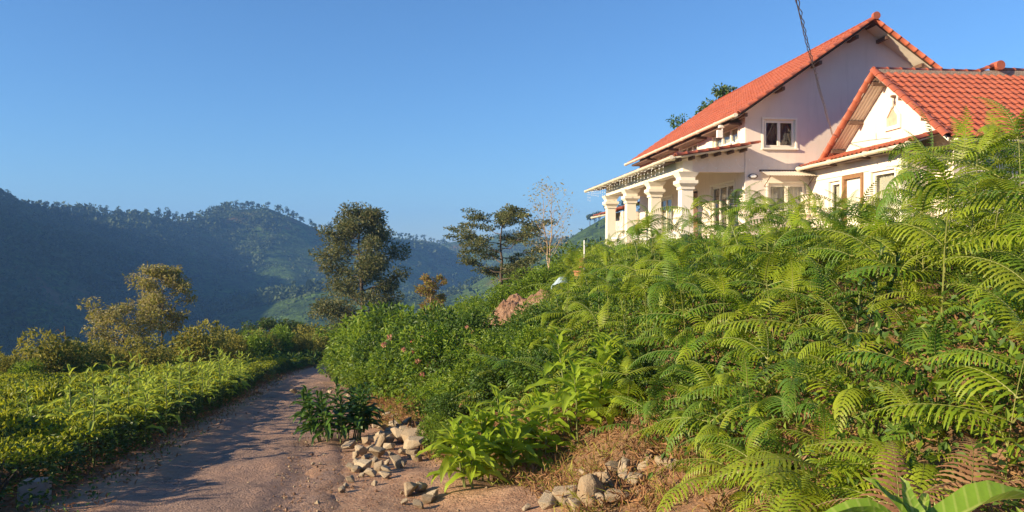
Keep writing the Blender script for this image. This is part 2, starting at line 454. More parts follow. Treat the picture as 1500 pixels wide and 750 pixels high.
def road_mat():
    m = NT("worn_tarmac_with_dirt"); co = m.pos()
    c = m.mix(m.ramp(m.noise(60, 3, co), 0.35, 0.7), (0.24, 0.155, 0.12), (0.40, 0.275, 0.21))
    st = m.node("ShaderNodeMapping"); st.inputs["Rotation"].default_value = (0, 0, R(-12)); st.inputs["Scale"].default_value = (1.1, 0.35, 1)
    m.l.new(co, st.inputs[0])
    d = m.ramp(m.noise(1.0, 6, st.outputs[0], 0.7), 0.46, 0.64)
    c = m.mix(m.math('MULTIPLY', d, 0.75), c, (0.50, 0.30, 0.20))
    d2 = m.ramp(m.noise(2.4, 6, co, 0.75), 0.56, 0.7)
    c = m.mix(m.math('MULTIPLY', d2, 0.6), c, (0.16, 0.115, 0.10))
    c = m.mix(m.math('MULTIPLY', m.ramp(m.noise(130, 2, co), 0.66, 0.72), 0.8), c, (0.55, 0.45, 0.36))
    at = m.node("ShaderNodeAttribute", attribute_name="edge")
    ef = m.ramp(m.math('ADD', at.outputs["Fac"], m.math('MULTIPLY', m.math('SUBTRACT', m.noise(1.7, 6, co, 0.75), 0.5), 1.5)), 0.62, 0.95)
    dirt = m.mix(m.ramp(m.noise(4.5, 6, co, 0.75), 0.35, 0.65), (0.30, 0.165, 0.10), (0.44, 0.275, 0.175))
    dirt = m.mix(m.math('MULTIPLY', m.ramp(m.noise(24, 4, co, 0.7), 0.55, 0.7), 0.6), dirt, (0.50, 0.36, 0.25))
    c = m.mix(ef, c, dirt)
    # fine cracks
    vo = m.node("ShaderNodeTexVoronoi", feature='DISTANCE_TO_EDGE'); vo.inputs["Scale"].default_value = 1.6
    wv = m.node("ShaderNodeVectorMath", operation='ADD'); m.l.new(co, wv.inputs[0])
    ns = m.node("ShaderNodeTexNoise"); ns.inputs["Scale"].default_value = 3.0; m.l.new(co, ns.inputs["Vector"]); m.l.new(ns.outputs["Color"], wv.inputs[1]); m.l.new(wv.outputs[0], vo.inputs["Vector"])
    ck = m.math('MULTIPLY', m.ramp(vo.outputs["Distance"], 0.02, 0.0), m.ramp(m.noise(0.9, 3, co), 0.5, 0.6))
    c = m.mix(m.math('MULTIPLY', ck, 0.7), c, (0.08, 0.055, 0.045))
    h = m.math('ADD', m.math('MULTIPLY', m.noise(50, 3, co), 0.8), m.math('MULTIPLY', m.noise(5, 6, co, 0.7), 2.2))
    return m.done(m.bsdf(c, 0.95, m.bump(h, 1.0, 0.05), 0.2))
M['road'] = road_mat()

def hill_mat():
    m = NT("hill_vegetation"); co = m.pos()
    g = m.mix(m.ramp(m.noise(0.012, 6, co, 0.7), 0.38, 0.62), (0.04, 0.075, 0.020), (0.10, 0.165, 0.030))
    # contour rows of tea
    sep = m.node("ShaderNodeSeparateXYZ"); m.l.new(co, sep.inputs[0])
    w = m.math('SINE', m.math('ADD', m.math('MULTIPLY', sep.outputs[2], 1.1), m.math('MULTIPLY', m.noise(0.02, 3, co), 9.0)))
    g = m.mix(m.math('MULTIPLY', m.ramp(w, 0.2, 1.0), 0.4), g, (0.05, 0.085, 0.022))
    g = m.mix(m.ramp(m.noise(0.16, 5, co, 0.75), 0.45, 0.62), g, (0.022, 0.04, 0.014))
    g = m.mix(m.math('MULTIPLY', m.ramp(m.noise(0.035, 5, co, 0.75), 0.5, 0.62), 0.6), g, (0.028, 0.05, 0.016))
    e = m.math('MULTIPLY', m.ramp(m.noise(0.0065, 5, co, 0.7), 0.56, 0.66), m.ramp(m.noise(0.05, 4, co), 0.35, 0.6))
    g = m.mix(m.math('MULTIPLY', e, 0.7), g, (0.21, 0.12, 0.07))
    return m.done(m.bsdf(g, 0.95, m.bump(m.noise(0.2, 5, co, 0.7), 1.0, 3.0), 0.1))
M['hill'] = hill_mat()

# ------------------------------------------------------------------ ground sheet (polar, denser where the photo looks)
def build_ground():
    az = np.concatenate([np.arange(-180, -48, 4.0), np.arange(-48, 48, 0.3), np.arange(48, 180, 4.0)])
    rr = [0.0, 0.4]
    while rr[-1] < 3000: rr.append(rr[-1] * 1.024 + 0.01)
    rr = np.array(rr[1:])
    A, Rr = np.meshgrid(np.radians(az), rr)
    X = np.sin(A) * Rr; Y = np.cos(A) * Rr
    Z = height(X.ravel(), Y.ravel()).reshape(X.shape)
    t = np.abs(X - road_x(Y))
    Z = Z - 0.09 * (1 - sstep(HALF - 0.75, HALF - 0.35, t)) * (Rr < 85)
    nr, na = X.shape
    V = np.stack([X, Y, Z], -1).reshape(-1, 3)
    i = np.arange(nr - 1)[:, None] * na + np.arange(na)[None, :]
    j = np.arange(nr - 1)[:, None] * na + (np.arange(na)[None, :] + 1) % na
    Q = np.stack([i, i + na, j + na, j], -1).reshape(-1, 4)
    cz = np.array([[0, 0, Hs(0, 0)]]); V = np.concatenate([V, cz]); c = len(V) - 1
    T = np.stack([np.full(na, c), np.arange(na), (np.arange(na) + 1) % na], -1)
    mi = np.concatenate([np.repeat((rr[:-1] > 75).astype(int), na), np.zeros(na, int)])
    me = mesh_np("ground", V, [Q[:, ::-1].copy(), T[:, ::-1].copy()], [M['ground'], M['hill']], mi, True)
    tt = V[:, 0] - road_x(V[:, 1]); sR = tt - HALF
    tw = np.interp(V[:, 1], [0, 8, 12, 16, 60], [2.6, 2.6, 1.7, 1.0, 1.0])
    vg = np.where(tt > 0, 1 - sstep(0.5, 1.3, sR / tw), 0.75 * (1 - sstep(0.0, 1.0, -tt - HALF)))
    a_ = me.attributes.new("verge", 'FLOAT', 'POINT'); a_.data.foreach_set("value", vg.astype(np.float32))
    props(link("ground", me), kind="structure")
build_ground()

def build_road():
    ys = np.arange(-14, 66, 0.125); us = np.linspace(-1, 1, 33)
    cx = road_x(ys); g = np.gradient(cx, ys)
    V = []
    for k, y in enumerate(ys):
        nx, ny = 1 / math.hypot(1, g[k]), -g[k] / math.hypot(1, g[k])
        wl_ = HALF + 0.05 + 0.26 * float(fbm(np.array([y * 0.5]), np.array([3.3]), 1, 4)[0])
        wr_ = HALF + 0.2 + 0.34 * float(fbm(np.array([y * 0.5]), np.array([9.1]), 2, 4)[0])
        for u in us:
            off = u * (wl_ if u < 0 else wr_)
            x = cx[k] + nx * off; yy = y + ny * off
            V.append((x, yy, u))
    V = np.array(V); u = V[:, 2].copy()
    z = road_z(V[:, 1]) + 0.025 - 0.07 * sstep(0.72, 1.0, np.abs(u))
    z = z + 0.05 * fbm(V[:, 0] * 1.5, V[:, 1] * 1.5, 6, 5) - 0.035 * np.exp(-((np.abs(u) - 0.5) / 0.16) ** 2)
    V[:, 2] = z
    n = len(us); i = (np.arange(len(ys) - 1)[:, None] * n + np.arange(n - 1)[None, :]).ravel()
    Q = np.stack([i, i + 1, i + n + 1, i + n], -1)
    me = mesh_np("road", V, Q, M['road'], None, True)
    a_ = me.attributes.new("edge", 'FLOAT', 'POINT'); a_.data.foreach_set("value", np.abs(u).astype(np.float32))
    props(link("road", me), kind="structure")
build_road()

# ------------------------------------------------------------------ the house
house = empty("house", (H0.x, H0.y, HZ), (0, 0, H_ROT))
props(house, "white two-storey house with red tiled roofs and columned veranda above the fern bank", "house")

def wall_holes(mb, axis, c0, c1, a0, a1, z0, z1, holes):
    """rectangular wall with rectangular openings; axis 0: plane of constant x, a = y ; axis 1: constant y, a = x"""
    As = sorted({a0, a1, *[h[0] for h in holes], *[h[1] for h in holes]})
    for i in range(len(As) - 1):
        m0, m1 = As[i], As[i + 1]; mid = (m0 + m1) / 2
        hs = sorted([h for h in holes if h[0] < mid < h[1]], key=lambda h: h[2])
        z = z0
        segs = []
        for h in hs:
            if h[2] > z: segs.append((z, h[2]))
            z = h[3]
        if z1 > z: segs.append((z, z1))
        for s0, s1 in segs:
            if axis == 0: mb.box(c0, c1, m0, m1, s0, s1)
            else: mb.box(m0, m1, c0, c1, s0, s1)

def cbox(mb, axis, c0, c1, a0, a1, z0, z1):
    if axis == 0: mb.box(c0, c1, a0, a1, z0, z1)
    else: mb.box(a0, a1, c0, c1, z0, z1)

def window(axis, face, sgn, a0, a1, z0, z1, leaves=2, curtain='curtain', parent=house, name="window", surround=True):
    """face: coordinate of the outer wall face; sgn: outward direction along axis"""
    mb = MB(); f = 0.06
    o = lambda d: face + sgn * d
    def cb(d0, d1, *r):
        c = sorted((o(d0), o(d1))); cbox(mb, axis, c[0], c[1], *r)
    if surround:
        e = 0.07
        cb(-0.02, 0.035, a0 - e, a1 + e, z1 + 0.002, z1 + e); cb(-0.02, 0.035, a0 - e, a0 - 0.002, z0, z1); cb(-0.02, 0.035, a1 + 0.002, a1 + e, z0, z1)
    cb(-0.13, -0.06, a0, a0 + f, z0, z1); cb(-0.13, -0.06, a1 - f, a1, z0, z1)
    cb(-0.13, -0.06, a0 + f, a1 - f, z1 - f, z1); cb(-0.13, -0.06, a0 + f, a1 - f, z0, z0 + f)
    w = mb.build(name, M['trim'], parent)
    sill = MB()
    c = sorted((o(-0.05), o(0.09))); cbox(sill, axis, c[0], c[1], a0 - 0.09, a1 + 0.09, z0 - 0.06, z0 - 0.002)
    sill.build("sill", M['trim'], w)
    n = leaves; aw = (a1 - a0 - 2 * f) / n
    for k in range(n):
        b0 = a0 + f + k * aw; b1 = b0 + aw
        sm = MB(); g = 0.05
        def sb(d0, d1, *r):
            c = sorted((o(d0), o(d1))); cbox(sm, axis, c[0], c[1], *r)
        sb(-0.115, -0.045, b0 + .004, b0 + g, z0 + f, z1 - f); sb(-0.115, -0.045, b1 - g, b1 - .004, z0 + f, z1 - f)
        sb(-0.115, -0.045, b0 + g, b1 - g, z1 - f - g, z1 - f); sb(-0.115, -0.045, b0 + g, b1 - g, z0 + f, z0 + f + g)
        sm.build("sash", M['trim'], w)
        pm = MB(); c = sorted((o(-0.085), o(-0.08))); cbox(pm, axis, c[0], c[1], b0 + g, b1 - g, z0 + f + g, z1 - f - g)
        pm.build("pane", M['glass'], w)
    if curtain:
        # pleated curtain behind the panes
        nn = max(12, int((a1 - a0) / 0.045)); vs = []
        for k in range(nn + 1):
            a = a0 + 0.05 + (a1 - a0 - 0.1) * k / nn
            dd = -0.21 + 0.03 * math.sin(k * 1.9) + 0.012 * math.sin(k * 0.7)
            for z in (z0 + 0.02, z1 - 0.08):
                vs.append((o(dd), a, z) if axis == 0 else (a, o(dd), z))
        cm = MB().add(vs, [(2 * k, 2 * k + 2, 2 * k + 3, 2 * k + 1) for k in range(nn)])
        cm.build("curtain", M[curtain], w, smooth=True)
    return w

RX, RZ, RS = 4.39, 8.42, 0.694       # main ridge x, z and slope
def mz(x): return RZ - RS * abs(x - RX)
MW = 8.78
YL = 14.0
# --- main walls (with openings)
up_win = [(0.6, 3.2, 4.17, 4.82), (5.0, 7.4, 4.17, 4.82), (8.9, 11.2, 4.17, 4.82)]
ver_open = [(1.0, 3.4, 0.9, 2.75), (5.0, 6.3, 0.02, 2.75), (8.5, 10.6, 0.7, 2.75)]
mb = MB(); wall_holes(mb, 0, 0.0, 0.22, 0.22, YL, -0.6, 5.14, up_win + ver_open)
mb.build("side_wall", M['wall'], house)
box("side_wall", MW - 0.22, MW, 0.22, YL, -0.6, 5.14, M['wall'], house)
gab_win = [(0.68, 1.85, 3.87, 4.89), (0.85, 2.25, 1.55, 2.62)]
mb = MB(); wall_holes(mb, 1, 0.0, 0.22, 0.0, MW, -0.6, 5.12, gab_win)
mb.prism([(0.0, 5.12), (MW, 5.12), (MW, mz(MW) - 0.16), (RX, RZ - 0.16), (0.0, mz(0) - 0.16)], 1, 0.0, 0.22)
mb.build("gable_wall", M['wall'], house)
mb = MB(); mb.prism([(0.0, -0.6), (MW, -0.6), (MW, mz(MW) - 0.16), (RX, RZ - 0.16), (0.0, mz(0) - 0.16)], 1, YL, YL + 0.22)
mb.build("rear_wall", M['wall'], house)
for (a0, a1, z0, z1) in up_win: window(0, 0.0, -1, a0, a1, z0, z1, 3)
window(1, 0.0, -1, 0.68, 1.85, 3.87, 4.89, 2, 'dark_curtain')
window(1, 0.0, -1, 0.85, 2.25, 1.55, 2.62, 2, 'curtain')
window(0, 0.0, -1, *ver_open[0], 3, 'dark_curtain')
window(0, 0.0, -1, *ver_open[2], 2, 'curtain')
d_ = MB(); d_.box(0.06, 0.12, 5.08, 6.22, 0.05, 2.68); dr = d_.build("door", M['brown_wood'], house)
d_ = MB()
for yy in (5.2, 5.72):
    for zz in (0.25, 1.45): d_.box(0.045, 0.058, yy, yy + 0.4, zz, zz + 1.0)
d_.build("panel", M['wood'], dr)
MB().tube([(0.03, 5.2, 1.05), (0.03, 5.2, 1.18)], 0.015, 6).build("handle", M['metal'], dr)
box("floor_slab", -2.5, MW + 0.1, -0.05, YL + 0.3, -0.65, -0.02, M['concrete'], house)

# --- tiles
def tile_mesh():
    w, L, n = 0.25, 0.43, 6
    prof = []
    for k in range(n + 1):
        t = k / n
        prof.append((t * w * 1.04, 0.042 * math.sin(math.pi * t / 0.66) if t < 0.66 else 0.0))
    mb = MB(); vs = []
    for x, z in prof: vs.append((x, 0.0, z + 0.034))
    for x, z in prof: vs.append((x, L, z))
    for x, z in prof: vs.append((x, 0.004, z + 0.010))
    m = n + 1
    mb.add(vs, [(k, k + 1, m + k + 1, m + k) for k in range(n)] + [(2 * m + k, 2 * m + k + 1, k + 1, k) for k in range(n)])
    return mb
TILE = tile_mesh(); tile_me = TILE.mesh("tile", M['tile'])
for p in tile_me.polygons: p.use_smooth = False
EXP = 0.385

def plane_matrix(o, a, s):
    a = Vector(a).normalized(); s = Vector(s).normalized(); n = a.cross(s)
    return Matrix(((a.x, s.x, n.x, o[0]), (a.y, s.y, n.y, o[1]), (a.z, s.z, n.z, o[2]), (0, 0, 0, 1)))

def tile_field(name, o, a, s, nc, nr, parent, single=None, EXP=EXP):
    """single(c, r) -> True when this tile is an object of its own"""
    Mx = plane_matrix(o, a, s)
    tv = np.array(TILE.v); tq = np.array(TILE.q); V = []; Q = []; n = 0
    for r in range(nr):
        for c in range(nc):
            jx, jz = rnd.uniform(-.004, .004), rnd.uniform(0, .008)
            if single and single(c, r):
                t = link("tile", tile_me, parent)
                t.matrix_local = Mx @ Matrix.Translation((c * 0.25 + jx, r * EXP, jz)) @ Matrix.Rotation(rnd.uniform(-.012, .012), 4, 'Z')
            else:
                v = tv + np.array([c * 0.25 + jx, r * EXP, jz])
                V.append(v); Q.append(tq + n); n += len(tv)
    if V:
        V = np.concatenate(V); Mn = np.array(Mx)
        V = V @ Mn[:3, :3].T + Mn[:3, 3]
        props(link(name, mesh_np(name, V, np.concatenate(Q), M['tile']), parent), kind="stuff")

def cap_mesh(L=0.42, r=0.11):
    """half-round verge or ridge tile along +Y, slightly flared"""
    mb = MB(); n = 7; vs = []
    for (y, rr) in ((0, r * 1.08), (0.05, r * 1.08), (0.055, r), (L, r * 0.9)):
        for k in range(n + 1):
            an = math.pi * k / n
            vs.append((-math.cos(an) * rr, y, math.sin(an) * rr * 0.85))
    m = n + 1
    mb.add(vs, [(i * m + k, i * m + k + 1, (i + 1) * m + k + 1, (i + 1) * m + k) for i in range(3) for k in range(n)])
    mb.add([vs[k] for k in range(m)] + [(-v[0] * -0.8, v[1] + 0.003, v[2] * 0.8 - 0.0) for v in vs[:m]], [(k + 1, k, m + k, m + k + 1) for k in range(n)])
    me = mb.mesh("cap", M['tile'], True)
    return me
verge_me = cap_mesh(); verge_me.name = "verge_tile"
def caps(name, p0, p1, parent, side, step=0.385, scale=1.0, lift=0.0):
    """row of half-round tiles from p0 (low) to p1 (high)"""
    p0 = Vector(p0); p1 = Vector(p1); d = (p1 - p0); L = d.length; d.normalize()
    a = Vector(side); a = (a - d * a.dot(d)).normalized()
    n = max(1, round(L / step)); st = L / n
    for k in range(n):
        Mx = plane_matrix(p0 + d * (k * st), a, d)
        t = link(name, verge_me, parent)
        t.matrix_local = Mx @ Matrix.Translation((0, 0, lift)) @ Matrix.Diagonal((scale, st / 0.385, scale, 1)) @ Matrix.Rotation(rnd.uniform(-.015, .015), 4, 'X')

cs = math.cos(math.atan(RS)); sn = math.sin(math.atan(RS))
Y0, Y1 = -0.75, 14.75
# main roof deck (two thin slabs)
EX = -0.54
def deck(name, poly, axis, c0, c1, mat, parent):
    mb = MB()
    (mb.chevron if len(poly) == 6 else mb.prism)(poly, axis, c0, c1)
    return mb.build(name, mat, parent)
roof = deck("main_roof", [(EX, mz(EX) - 0.07), (RX, RZ - 0.07), (RX + (RX - EX), mz(EX) - 0.07), (RX + (RX - EX), mz(EX) - 0.13), (RX, RZ - 0.13), (EX, mz(EX) - 0.13)], 1, Y0 + 0.03, Y1, M['wood'], house)
slope_len = (RX - EX) / cs
tile_field("tile_field", (EX, Y1, mz(EX) - 0.06), (0, -1, 0), (cs, 0, sn), int((Y1 - Y0) / 0.25), 16, roof, EXP=slope_len / 16 - .008)
tile_field("tile_field", (2 * RX - EX, Y0, mz(EX) - 0.06), (0, 1, 0), (-cs, 0, sn), int((Y1 - Y0) / 0.25), 16, roof, EXP=slope_len / 16 - .008)
caps("verge_tile", (EX, Y0 - .02, mz(EX) - 0.05), (RX, Y0 - .02, RZ - 0.05), roof, (0, -1, 0), 0.385)
caps("verge_tile", (2 * RX - EX, Y0 - .02, mz(EX) - 0.05), (RX, Y0 - .02, RZ - 0.05), roof, (0, -1, 0), 0.385)
caps("ridge_tile", (RX, Y0 - 0.1, RZ - 0.02), (RX, Y1, RZ - 0.02), roof, (-1, 0, 0), 0.4, 1.15)
# disc closing the ridge
mb = MB(); mb.tube([(RX, Y0 - 0.16, RZ + 0.01), (RX, Y0 - 0.03, RZ + 0.01)], 0.135, 14); mb.build("ridge_end", M['tile'], roof)

def corrugated(name, o, a, s, width, length, parent, pitch=0.09, amp=0.012):
    Mx = plane_matrix(o, a, s); n = int(width / pitch * 4); vs = []
    for k in range(n + 1):
        x = width * k / n; z = amp * math.sin(2 * math.pi * x / pitch)
        vs += [Mx @ Vector((x, 0, z)), Mx @ Vector((x, length, z))]
    MB().add(vs, [(2 * k, 2 * k + 2, 2 * k + 3, 2 * k + 1) for k in range(n)]).build(name, M['sheet'], parent, smooth=True)
# corrugated soffits beneath the overhanging gable roof
corrugated("soffit_sheet", (RX + (RX - EX), Y0 + 0.1, mz(EX) - 0.175), (0, 1, 0), (-cs, 0, sn), 0.66, slope_len - 0.15, roof)
corrugated("soffit_sheet", (EX, Y0 + 0.1, mz(EX) - 0.175), (0, 1, 0), (cs, 0, sn), 0.66, slope_len - 0.15, roof)
# purlin ends beneath the verge
for sgn in (-1, 1):
    for k in range(4):
        x = RX + sgn * (0.55 + k * 1.35)
        z = mz(x) - 0.30
        p = box("purlin", x - 0.05, x + 0.05, Y0 + 0.14, 0.0, z - 0.05, z + 0.075, M['wood'], roof)
def gutter(p0, p1, r=0.085, parent=house):
    p0 = Vector(p0); p1 = Vector(p1)
    mb = MB(); n = 9; vs = []; d = (p1 - p0).normalized(); sd = d.cross(Vector((0, 0, 1))).normalized()
    for p in (p0, p1):
        for rr in (r, r * 0.88):
            for k in range(n + 1):
                an = math.pi * k / n
                vs.append(p - sd * math.cos(an) * rr - Vector((0, 0, 1)) * math.sin(an) * rr)
    m = n + 1
    q = [(k, k + 1, 2 * m + k + 1, 2 * m + k) for k in range(n)] + [(m + k, 3 * m + k, 3 * m + k + 1, m + k + 1) for k in range(n)]
    q += [(0, 2 * m, 3 * m, m), (n, m + n, 3 * m + n, 2 * m + n)]
    q += [(k, m + k, m + k + 1, k + 1) for k in range(n)] + [(2 * m + k, 2 * m + k + 1, 3 * m + k + 1, 3 * m + k) for k in range(n)]
    mb.add(vs, q)
    for c in (0, 2):      # closed ends
        o = c * m
        mb.add([vs[o + k] for k in range(m)], [], [(0, k, k + 1) for k in range(1, n)])
    g = mb.build("gutter", M['gutter'], parent, smooth=False)
    L = (p1 - p0).length; nk = max(2, int(L / 1.9))
    for k in range(nk + 1):
        p = p0 + d * (0.04 + (L - 0.08) * k / nk)
        MB().tube([p - d * 0.025 + Vector((0, 0, -0.028)), p + d * 0.025 + Vector((0, 0, -0.028))], r * 0.92, 12).build("gutter_clip", M['gutter'], g)
    return g
gutter((EX - 0.1, Y0, mz(EX) - 0.08), (EX - 0.1, Y1, mz(EX) - 0.08))
# boarded eave under the left edge of the main roof, seen from below in four dark panels
for k in range(4):
    ya = 0.3 + k * 3.6
    box("eave_board", EX + 0.05, -0.005, ya, ya + 2.9, mz(EX) - 0.27 - 0.001 * k, mz(EX) - 0.19, M['wood'], roof)

# --- veranda
VS = 0.16
def vz(x): return 3.50 + VS * (x + 2.75)
VY0, VY1 = -0.62, 14.5
vroof = deck("veranda_roof", [(-2.75, vz(-2.75) - 0.05), (-0.003, vz(0) - 0.05), (-0.003, vz(0) - 0.10), (-2.75, vz(-2.75) - 0.10)], 1, VY0 + .03, VY1, M['trim'], house)
vc = math.cos(math.atan(VS)); vs_ = math.sin(math.atan(VS))
tile_field("tile_field", (-2.78, VY1, vz(-2.75) - 0.045), (0, -1, 0), (vc, 0, vs_), int((VY1 - VY0) / 0.25), 7, vroof)
caps("verge_tile", (-2.75, VY0 - .02, vz(-2.75) - 0.03), (0.25, VY0 - .02, vz(0.25) - 0.03), vroof, (0, -1, 0), 0.385, 1.0)
gutter((-2.88, VY0 - .05, vz(-2.75) - 0.06), (-2.88, VY1, vz(-2.75) - 0.06))
for k in range(6):
    x = -2.55 + k * 0.47
    box("rafter", x, x + 0.07, VY0 + 0.1, 0.02, vz(x) - 0.215, vz(x) - 0.11, M['wood'], vroof)
for k in range(5):
    ya = 0.7 + k * 2.8
    box("eave_board", -2.7, -2.32, ya, ya + 1.6, 3.385, 3.43, M['wood'], vroof)
beam = MB().box(-2.28, -1.92, 0.0, 12.2, 3.0, 3.40).build("veranda_beam", M['trim'], house)
MB().prism([(-1.918, 3.0), (-0.003, 3.0), (-0.003, vz(0) - 0.102), (-1.918, vz(-1.918) - 0.102)], 1, 0.02, 0.2).build("veranda_end_wall", M['wall'], house)
MB().box(-1.918, -0.004, 12.0, 12.2, 3.0, 3.52).build("veranda_end_wall", M['wall'], house)
for k, y in enumerate((0.22, 4.1, 8.0, 11.95)):
    cx = -2.1
    c = MB().frustum(cx, y, 0.36, 2.38, 0.22, 0.205).build("veranda_column", M['trim'], house)
    cap = MB(); cap.frustum(cx, y, 2.382, 2.46, 0.25, 0.25); cap.frustum(cx, y, 2.462, 2.58, 0.23, 0.34); cap.frustum(cx, y, 2.582, 2.70, 0.345, 0.345)
    cap.frustum(cx, y, 2.702, 2.82, 0.26, 0.27); cap.frustum(cx, y, 2.822, 2.99, 0.28, 0.38)
    cap.build("capital", M['trim'], c)
    MB().frustum(cx, y, -0.02, 0.28, 0.30, 0.30).frustum(cx, y, 0.282, 0.358, 0.30, 0.23).build("column_base", M['trim'], c)
# low railing between the columns
for ya, yb in ((0.5, 3.8), (4.4, 7.7), (8.3, 11.6)):
    rl = MB().box(-2.15, -2.05, ya, yb, 0.82, 0.9).build("railing", M['white_plastic'], house)
    for k in range(9):
        yy = ya + 0.2 + k * (yb - ya - 0.4) / 8
        MB().box(-2.12, -2.08, yy, yy + 0.04, 0.0, 0.818).build("baluster", M['white_plastic'], rl)

# --- annex behind the veranda
ann = MB().box(-0.9, -0.02, 14.3, 18.5, -0.6, 2.35).build("annex_wall", M['wall'], house)
ar = deck("annex_roof", [(-1.5, 2.28), (0.6, 2.95), (0.6, 2.88), (-1.5, 2.21)], 1, 14.8, 19.0, M['wood'], house)
tile_field("tile_field", (-1.52, 19.0, 2.30), (0, -1, 0), Vector((2.1, 0, 0.67)).normalized(), 16, 6, ar)
caps("verge_tile", (-1.5, 14.78, 2.31), (0.6, 14.78, 2.98), ar, (0, -1, 0))
gutter((-1.6, 14.75, 2.24), (-1.6, 19, 2.24))

# --- front wing with its gable facing left
WY, WZ, WS = -3.36, 5.92, 0.72
def wz(y): return WZ - WS * abs(y - WY)
WN, WF = -6.95, -0.02
WX0, WX1 = 2.85, 11.5
wc = math.cos(math.atan(WS)); ws_ = math.sin(math.atan(WS))
wroof = deck("wing_roof", [(WN, wz(WN) - 0.07), (WY, WZ - 0.07), (WF, wz(WF) - 0.07), (WF, wz(WF) - 0.13), (WY, WZ - 0.13), (WN, wz(WN) - 0.13)], 0, WX0 + 0.03, WX1, M['wood'], house)
nrow = 12
tile_field("tile_field", (WX0 + 0.06, WN - 0.03, wz(WN) - 0.06), (1, 0, 0), (0, wc, ws_), int((WX1 - WX0) / 0.25), nrow, wroof, single=lambda c, r: c < 24, EXP=(WY - WN) / wc / 12 - .01)
tile_field("tile_field", (WX1, WF + 0.0, wz(WF) - 0.06), (-1, 0, 0), (0, -wc, ws_), int((WX1 - WX0) / 0.25), 11, wroof, EXP=(WF - WY) / wc / 11 - .01)
caps("verge_tile", (WX0 - .02, WN, wz(WN) - 0.04), (WX0 - .02, WY, WZ - 0.04), wroof, (1, 0, 0), 0.40, 1.25)
caps("verge_tile", (WX0 - .02, WF, wz(WF) - 0.04), (WX0 - .02, WY, WZ - 0.04), wroof, (1, 0, 0), 0.40, 1.15)
XE = 6.35
caps("ridge_tile", (WX0 - 0.05, WY, WZ - 0.0), (XE, WY, WZ - 0.0), wroof, (0, -1, 0), 0.42, 1.05)
MB().box(WX0 + 0.08, XE, WY - 0.13, WY + 0.13, WZ - 0.12, WZ + 0.0).build("ridge_mortar", M['mortar'], wroof)
# the ridge steps up to a rounded end and goes on to the right
caps("ridge_tile", (XE, WY, WZ + 0.0), (6.95, WY - 0.05, WZ + 0.22), wroof, (0, -1, 0), 0.30, 1.15)
MB().box(XE, 7.0, WY - 0.12, WY + 0.12, WZ - 0.12, WZ + 0.05).build("ridge_mortar", M['mortar'], wroof)
MB().tube([(6.95, WY - 0.26, WZ + 0.20), (6.95, WY + 0.1, WZ + 0.20)], 0.15, 16).build("ridge_end", M['tile'], wroof)
caps("ridge_tile", (7.1, WY, WZ + 0.08), (WX1, WY, WZ + 0.02), wroof, (0, -1, 0), 0.42, 1.1)
MB().box(7.0, WX1, WY - 0.12, WY + 0.12, WZ - 0.12, WZ + 0.06).build("ridge_mortar", M['mortar'], wroof)
# barge boards, soffits, purlins
for (ya, yb) in ((WN, WY), (WF, WY)):
    MB().prism([(ya, wz(ya) - 0.075), (yb, WZ - 0.075), (yb, WZ - 0.16), (ya, wz(ya) - 0.16)], 0, WX0 - 0.012, WX0 + 0.02).build("barge_board", M['trim'], wroof)
corrugated("soffit_sheet", (WX0 + 0.06, WF, wz(WF) - 0.165), (1, 0, 0), (0, -wc, ws_), 0.50, 4.0, wroof, pitch=0.11, amp=0.02)
corrugated("soffit_sheet", (WX0 + 0.06, WN, wz(WN) - 0.165), (1, 0, 0), (0, wc, ws_), 0.50, 4.3, wroof, pitch=0.11, amp=0.02)
for y in (-0.6, -1.75, -3.15, -3.57, -4.6, -5.7):
    box("purlin", WX0 + 0.05, 3.395, y - 0.05, y + 0.05, wz(y) - 0.30, wz(y) - 0.185, M['wood'], wroof)
# walls of the wing
SY = -5.5
mb = MB(); mb.box(3.4, 3.6, -6.4, -0.005, -0.6, 3.3)
g0 = [(-6.4, 3.302), (-0.005, 3.302), (-0.005, wz(-0.005) - 0.18), (WY, WZ - 0.18), (-6.4, wz(-6.4) - 0.18)]
mb.prism(g0, 0, 3.4, 3.6)
mb.box(3.6, 11.2, -6.4, -6.2, -0.6, 3.58)
mb.build("wing_wall", M['wall'], house)
# five-sided vent in the gable
yv, zv = -3.52, 4.02
pent = [(yv - 0.42, zv), (yv + 0.42, zv), (yv + 0.42, zv + 0.42), (yv, zv + 0.86), (yv - 0.42, zv + 0.42)]
pin = [(yv + (a - yv) * 0.68, zv + 0.38 + (b - zv - 0.38) * 0.68) for a, b in pent]
mb = MB(); n = 5
for i in range(n):
    j = (i + 1) % n
    a, b, c, d = pent[i], pent[j], pin[j], pin[i]
    mb.add([(3.398, *a), (3.398, *b), (3.398, *c), (3.398, *d), (3.33, *a), (3.33, *b), (3.33, *c), (3.33, *d)],
           [(4, 5, 6, 7), (0, 1, 5, 4), (2, 3, 7, 6)])
vent = mb.build("gable_vent", M['trim'], house)
MB().add([(3.385, a, b) for a, b in pin], [], [(0, 1, 2), (0, 2, 3), (0, 3, 4)]).build("vent_panel", plain("vent_panel", (0.45, 0.36, 0.26), 0.8), vent)
# glass wall lamp
lp = MB().box(3.26, 3.395, -3.66, -3.56, 5.0, 5.08).build("wall_lamp", M['wood'], house)
MB().tube([(3.26, -3.61, 4.99), (3.25, -3.61, 4.9), (3.25, -3.61, 4.72), (3.25, -3.61, 4.66)], [0.05, 0.075, 0.07, 0.03], 10).build("lamp_glass", M['white_plastic'], lp)
